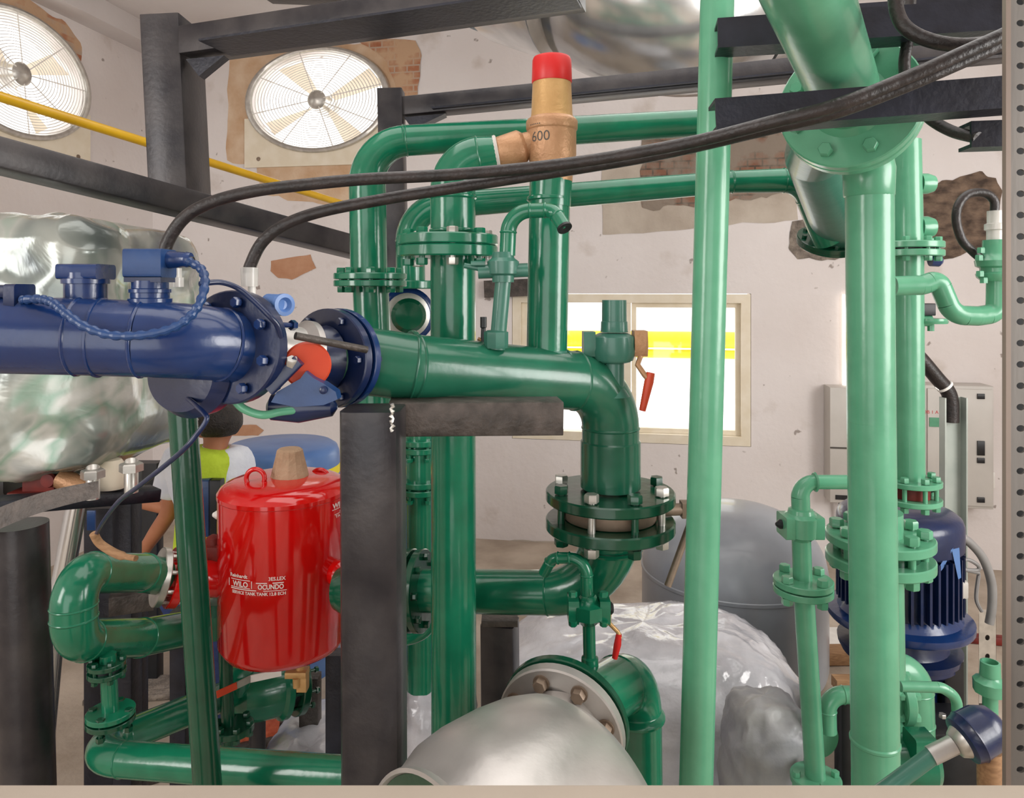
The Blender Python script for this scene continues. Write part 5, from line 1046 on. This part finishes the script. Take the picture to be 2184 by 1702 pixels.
def fingers(h, dr):
    dr = dr.normalized(); s = dr.cross(FW).normalized(); out = []
    for i, (o, l) in enumerate(((-.028, .06), (-.010, .075), (.010, .07), (.027, .052))):
        b = h+s*o; out.append(([h, b+dr*.035, b+dr*(.035+l*.55)+FW*.004, b+dr*(.03+l)+FW*.02], [.022, .011, .0095, .008]))
    out.append(([h, h+s*-.035+dr*.01, h+s*-.052+dr*.04], [.022, .012, .009])); return out
body = [([hip, bel, che, nk0, nk1, hd0, hd1, hd2], [(.14, .11), (.13, .10), (.15, .11), (.075, .07), (.055, .055), (.075, .085), (.088, .098), (.07, .078)]),
        ([che, shl, ell, J(334, 1134, .055), hal], [(.15, .11), .062, .042, .040, .028]), ([che, shr, elr, har], [(.15, .11), .062, .042, .030])]+legs
body += fingers(hal, hal-ell)+fingers(har, har-elr)
mb = skin_mesh(body, 'body')
lathe(mb, J(436, 908, -.01), (-RT*.9-FW*.3).normalized(), [(-.01, .014), (.0, .022), (.008, .02), (.01, .006)], 14)      # ear
lathe(mb, J(424, 912, .06), (-RT-UP*.25).normalized(), [(-.02, .016), (.008, .012), (.02, .004)], 10)                     # nose
lathe(mb, J(427, 928, .06), (-RT).normalized(), [(-.02, .015), (.002, .012), (.006, .003)], 10)                            # mouth
part('body', mb, SKIN, t)
mb = MB(); c = J(466, 898, .015); vs, fs = [], []; nu, nv = 36, 18
for j in range(nv+1):
    for i in range(nu):
        ph = -.75+(math.pi/2+.75)*j/nv; th = 2*math.pi*i/nu; dr = RT*math.cos(ph)*math.cos(th)*.112+FW*math.cos(ph)*math.sin(th)*.118+UP*math.sin(ph)*.092
        if dr.dot(-RT) > .062 and dr.z < .03: dr -= RT*-.035
        vs.append(c+dr*(1+.035*noise.noise((c+dr)*40)))
for j in range(nv):
    for i in range(nu): fs.append((j*nu+i, j*nu+(i+1) % nu, (j+1)*nu+(i+1) % nu, (j+1)*nu+i))
fs.append(tuple(range(nu-1, -1, -1))); mb.add(vs, fs); part('hair', mb, HAIR, t)
mb = skin_mesh([([J(440, 1215), bel, che, J(456, 968), J(460, 946)], [(.15, .12), (.145, .115), (.16, .12), (.11, .085), (.07, .068)]),
                ([che, shl, J(360, 1066, .03)], [(.172, .13), .095, .088]), ([che, shr, J(480, 1040, .15)], [(.172, .13), .085, .075])], 'shirt'); part('shirt', mb, SHIRT, t)
mb = skin_mesh([([J(440, 1205), J(442, 1165), J(446, 1075), J(448, 985), J(452, 946)], [(.21, .16), (.2, .155), (.18, .15), (.175, .14), (.15, .12)])], 'vest'); v_ = part('vest', mb, HIVIS, t)
for x, w_, M_ in ((440, 24, LBLUE), (462, 24, BLACK)):
    mb = MB(); box(mb, J(x, 1082, -.16), RT, FW, UP, m(w_, D), .05, m(116, D), .008); part('back_pouch', mb, M_, v_)
mb = skin_mesh([([hip, J(405, 1275), J(401, 1440, -.02), J(402, 1580, .03)], [(.155, .13), .11, .078, .068]), ([hip, J(478, 1275), J(474, 1440, -.02), J(476, 1580, .03)], [(.155, .13), .11, .078, .068])], 'trousers'); part('trousers', mb, DENIM, t)
# ================================================================== FLOOR CLUTTER, FOREGROUND LEDGE
def slab(name, x, y, sx, sy, h, rot, M, label, cat):
    r = P(x, y, 1)-ORG; q = ORG+r*(-EYE/r.z); mb = MB(); a = V((math.cos(rot), math.sin(rot), 0)); box(mb, q+UP*(h/2+.002), a, UP.cross(a), UP, sx, sy, h, min(sx, sy, h)*.15)
    for i, v in enumerate(mb.v): mb.v[i] = v+V((noise.noise(v*30), noise.noise(v*31+V((3, 0, 0))), 0))*.012
    return single(name, mb, M, label, cat)
slab('broken_brick', 545, 1580, .22, .12, .06, .5, BRICK, 'broken orange brick on the floor under the strainer', 'brick')
slab('red_pipe_offcut', 625, 1515, .16, .06, .06, .2, RUST, 'short dark red offcut on the floor below the drain cock', 'offcut')
slab('broken_brick', 232, 1662, .10, .07, .05, .9, BRICK, 'small broken brick at the bottom edge left of the low green pipe', 'brick')
for x, y, l, ro, lb in ((440, 1640, 1.9, .62, 'nearer of two grey steel rails lying on the floor below the red tank'), (480, 1600, 1.6, .62, 'farther of two grey steel rails lying on the floor below the red tank')):
    slab('floor_rail', x+160, y-60, l, .05, .04, ro+.1, WORN, lb, 'rail')
slab('plaster_rubble', 300, 1475, .5, .22, .03, .3, MORTAR, 'low heap of grey plaster rubble on the floor behind the drain stub', 'rubble')
slab('white_board', 1765, 1378, .5, .3, .05, .15, WHITEP, 'pale board lying on the floor behind the bypass pipe', 'board')
slab('timber_offcut', 1790, 1412, .4, .12, .08, .2, TIMBER, 'brown timber offcut on the floor left of the blue pump', 'wood block')
slab('red_skirting_pipe', 2090, 1372, .5, .05, .05, 0, RUST, 'thin red pipe along the floor right of the blue pump', 'pipe')
mb = MB(); q0, q1 = P(-500, 1670, .93), P(2700, 1670, .93); zt = q0.z
prism(mb, V((q0.x, q0.y, zt-.09))-FW*.13, V((q1.x, q1.y, zt-.09))-FW*.13, rect(.26, .18, .006)); 
t = single('foreground_ledge', mb, BEIGE, 'smooth beige ledge across the very bottom of the view', 'ledge')
for s in (-.9, .9):
    mb = MB(); c = V((q0.x+q1.x, q0.y+q1.y, 0))/2-FW*.13+RT*s; prism(mb, c, V((c.x, c.y, zt-.18)), rect(.2, .2), up=FW); part('pier', mb, BEIGE, t)
# ================================================================== LIGHT
W = bpy.data.worlds.new('daylight'); bpy.context.scene.world = W; W.use_nodes = True
bg = W.node_tree.nodes['Background']; bg.inputs['Color'].default_value = (1, .985, .965, 1); bg.inputs['Strength'].default_value = 2.6
def area(name, loc, look, sx, sy, power, colr=(1, 1, 1)):
    l = bpy.data.lights.new(name, 'AREA'); l.shape = 'RECTANGLE'; l.size = sx; l.size_y = sy; l.energy = power; l.color = colr
    o = bpy.data.objects.new(name, l); col.objects.link(o); o.location = loc; o.rotation_euler = (V(look)-V(loc)).to_track_quat('-Z', 'Y').to_euler(); return o
area('side_fill_light', (3.9, 1.2, 2.6), (-1, 3, 1.6), 2.4, 2.0, 150, (1, .98, .95))  # added area lamp inside the right wall, for strip highlights on the pipes
area('left_fill_light', (-3.6, -1.6, 2.8), (0, 3, 1.6), 1.2, 2.2, 85, (1, .97, .94))  # added area lamp behind the camera at left, for strip highlights
area('overhead_fill_light', (0, 2.4, 4.45), (0, 2.4, 0), 3.5, 3.5, 85, (1, .98, .96))  # added overhead lamp standing in for light bounced off the ceiling
sc = bpy.context.scene; sc.view_settings.view_transform = 'Standard'; sc.view_settings.exposure = .02; sc.view_settings.look = 'None'
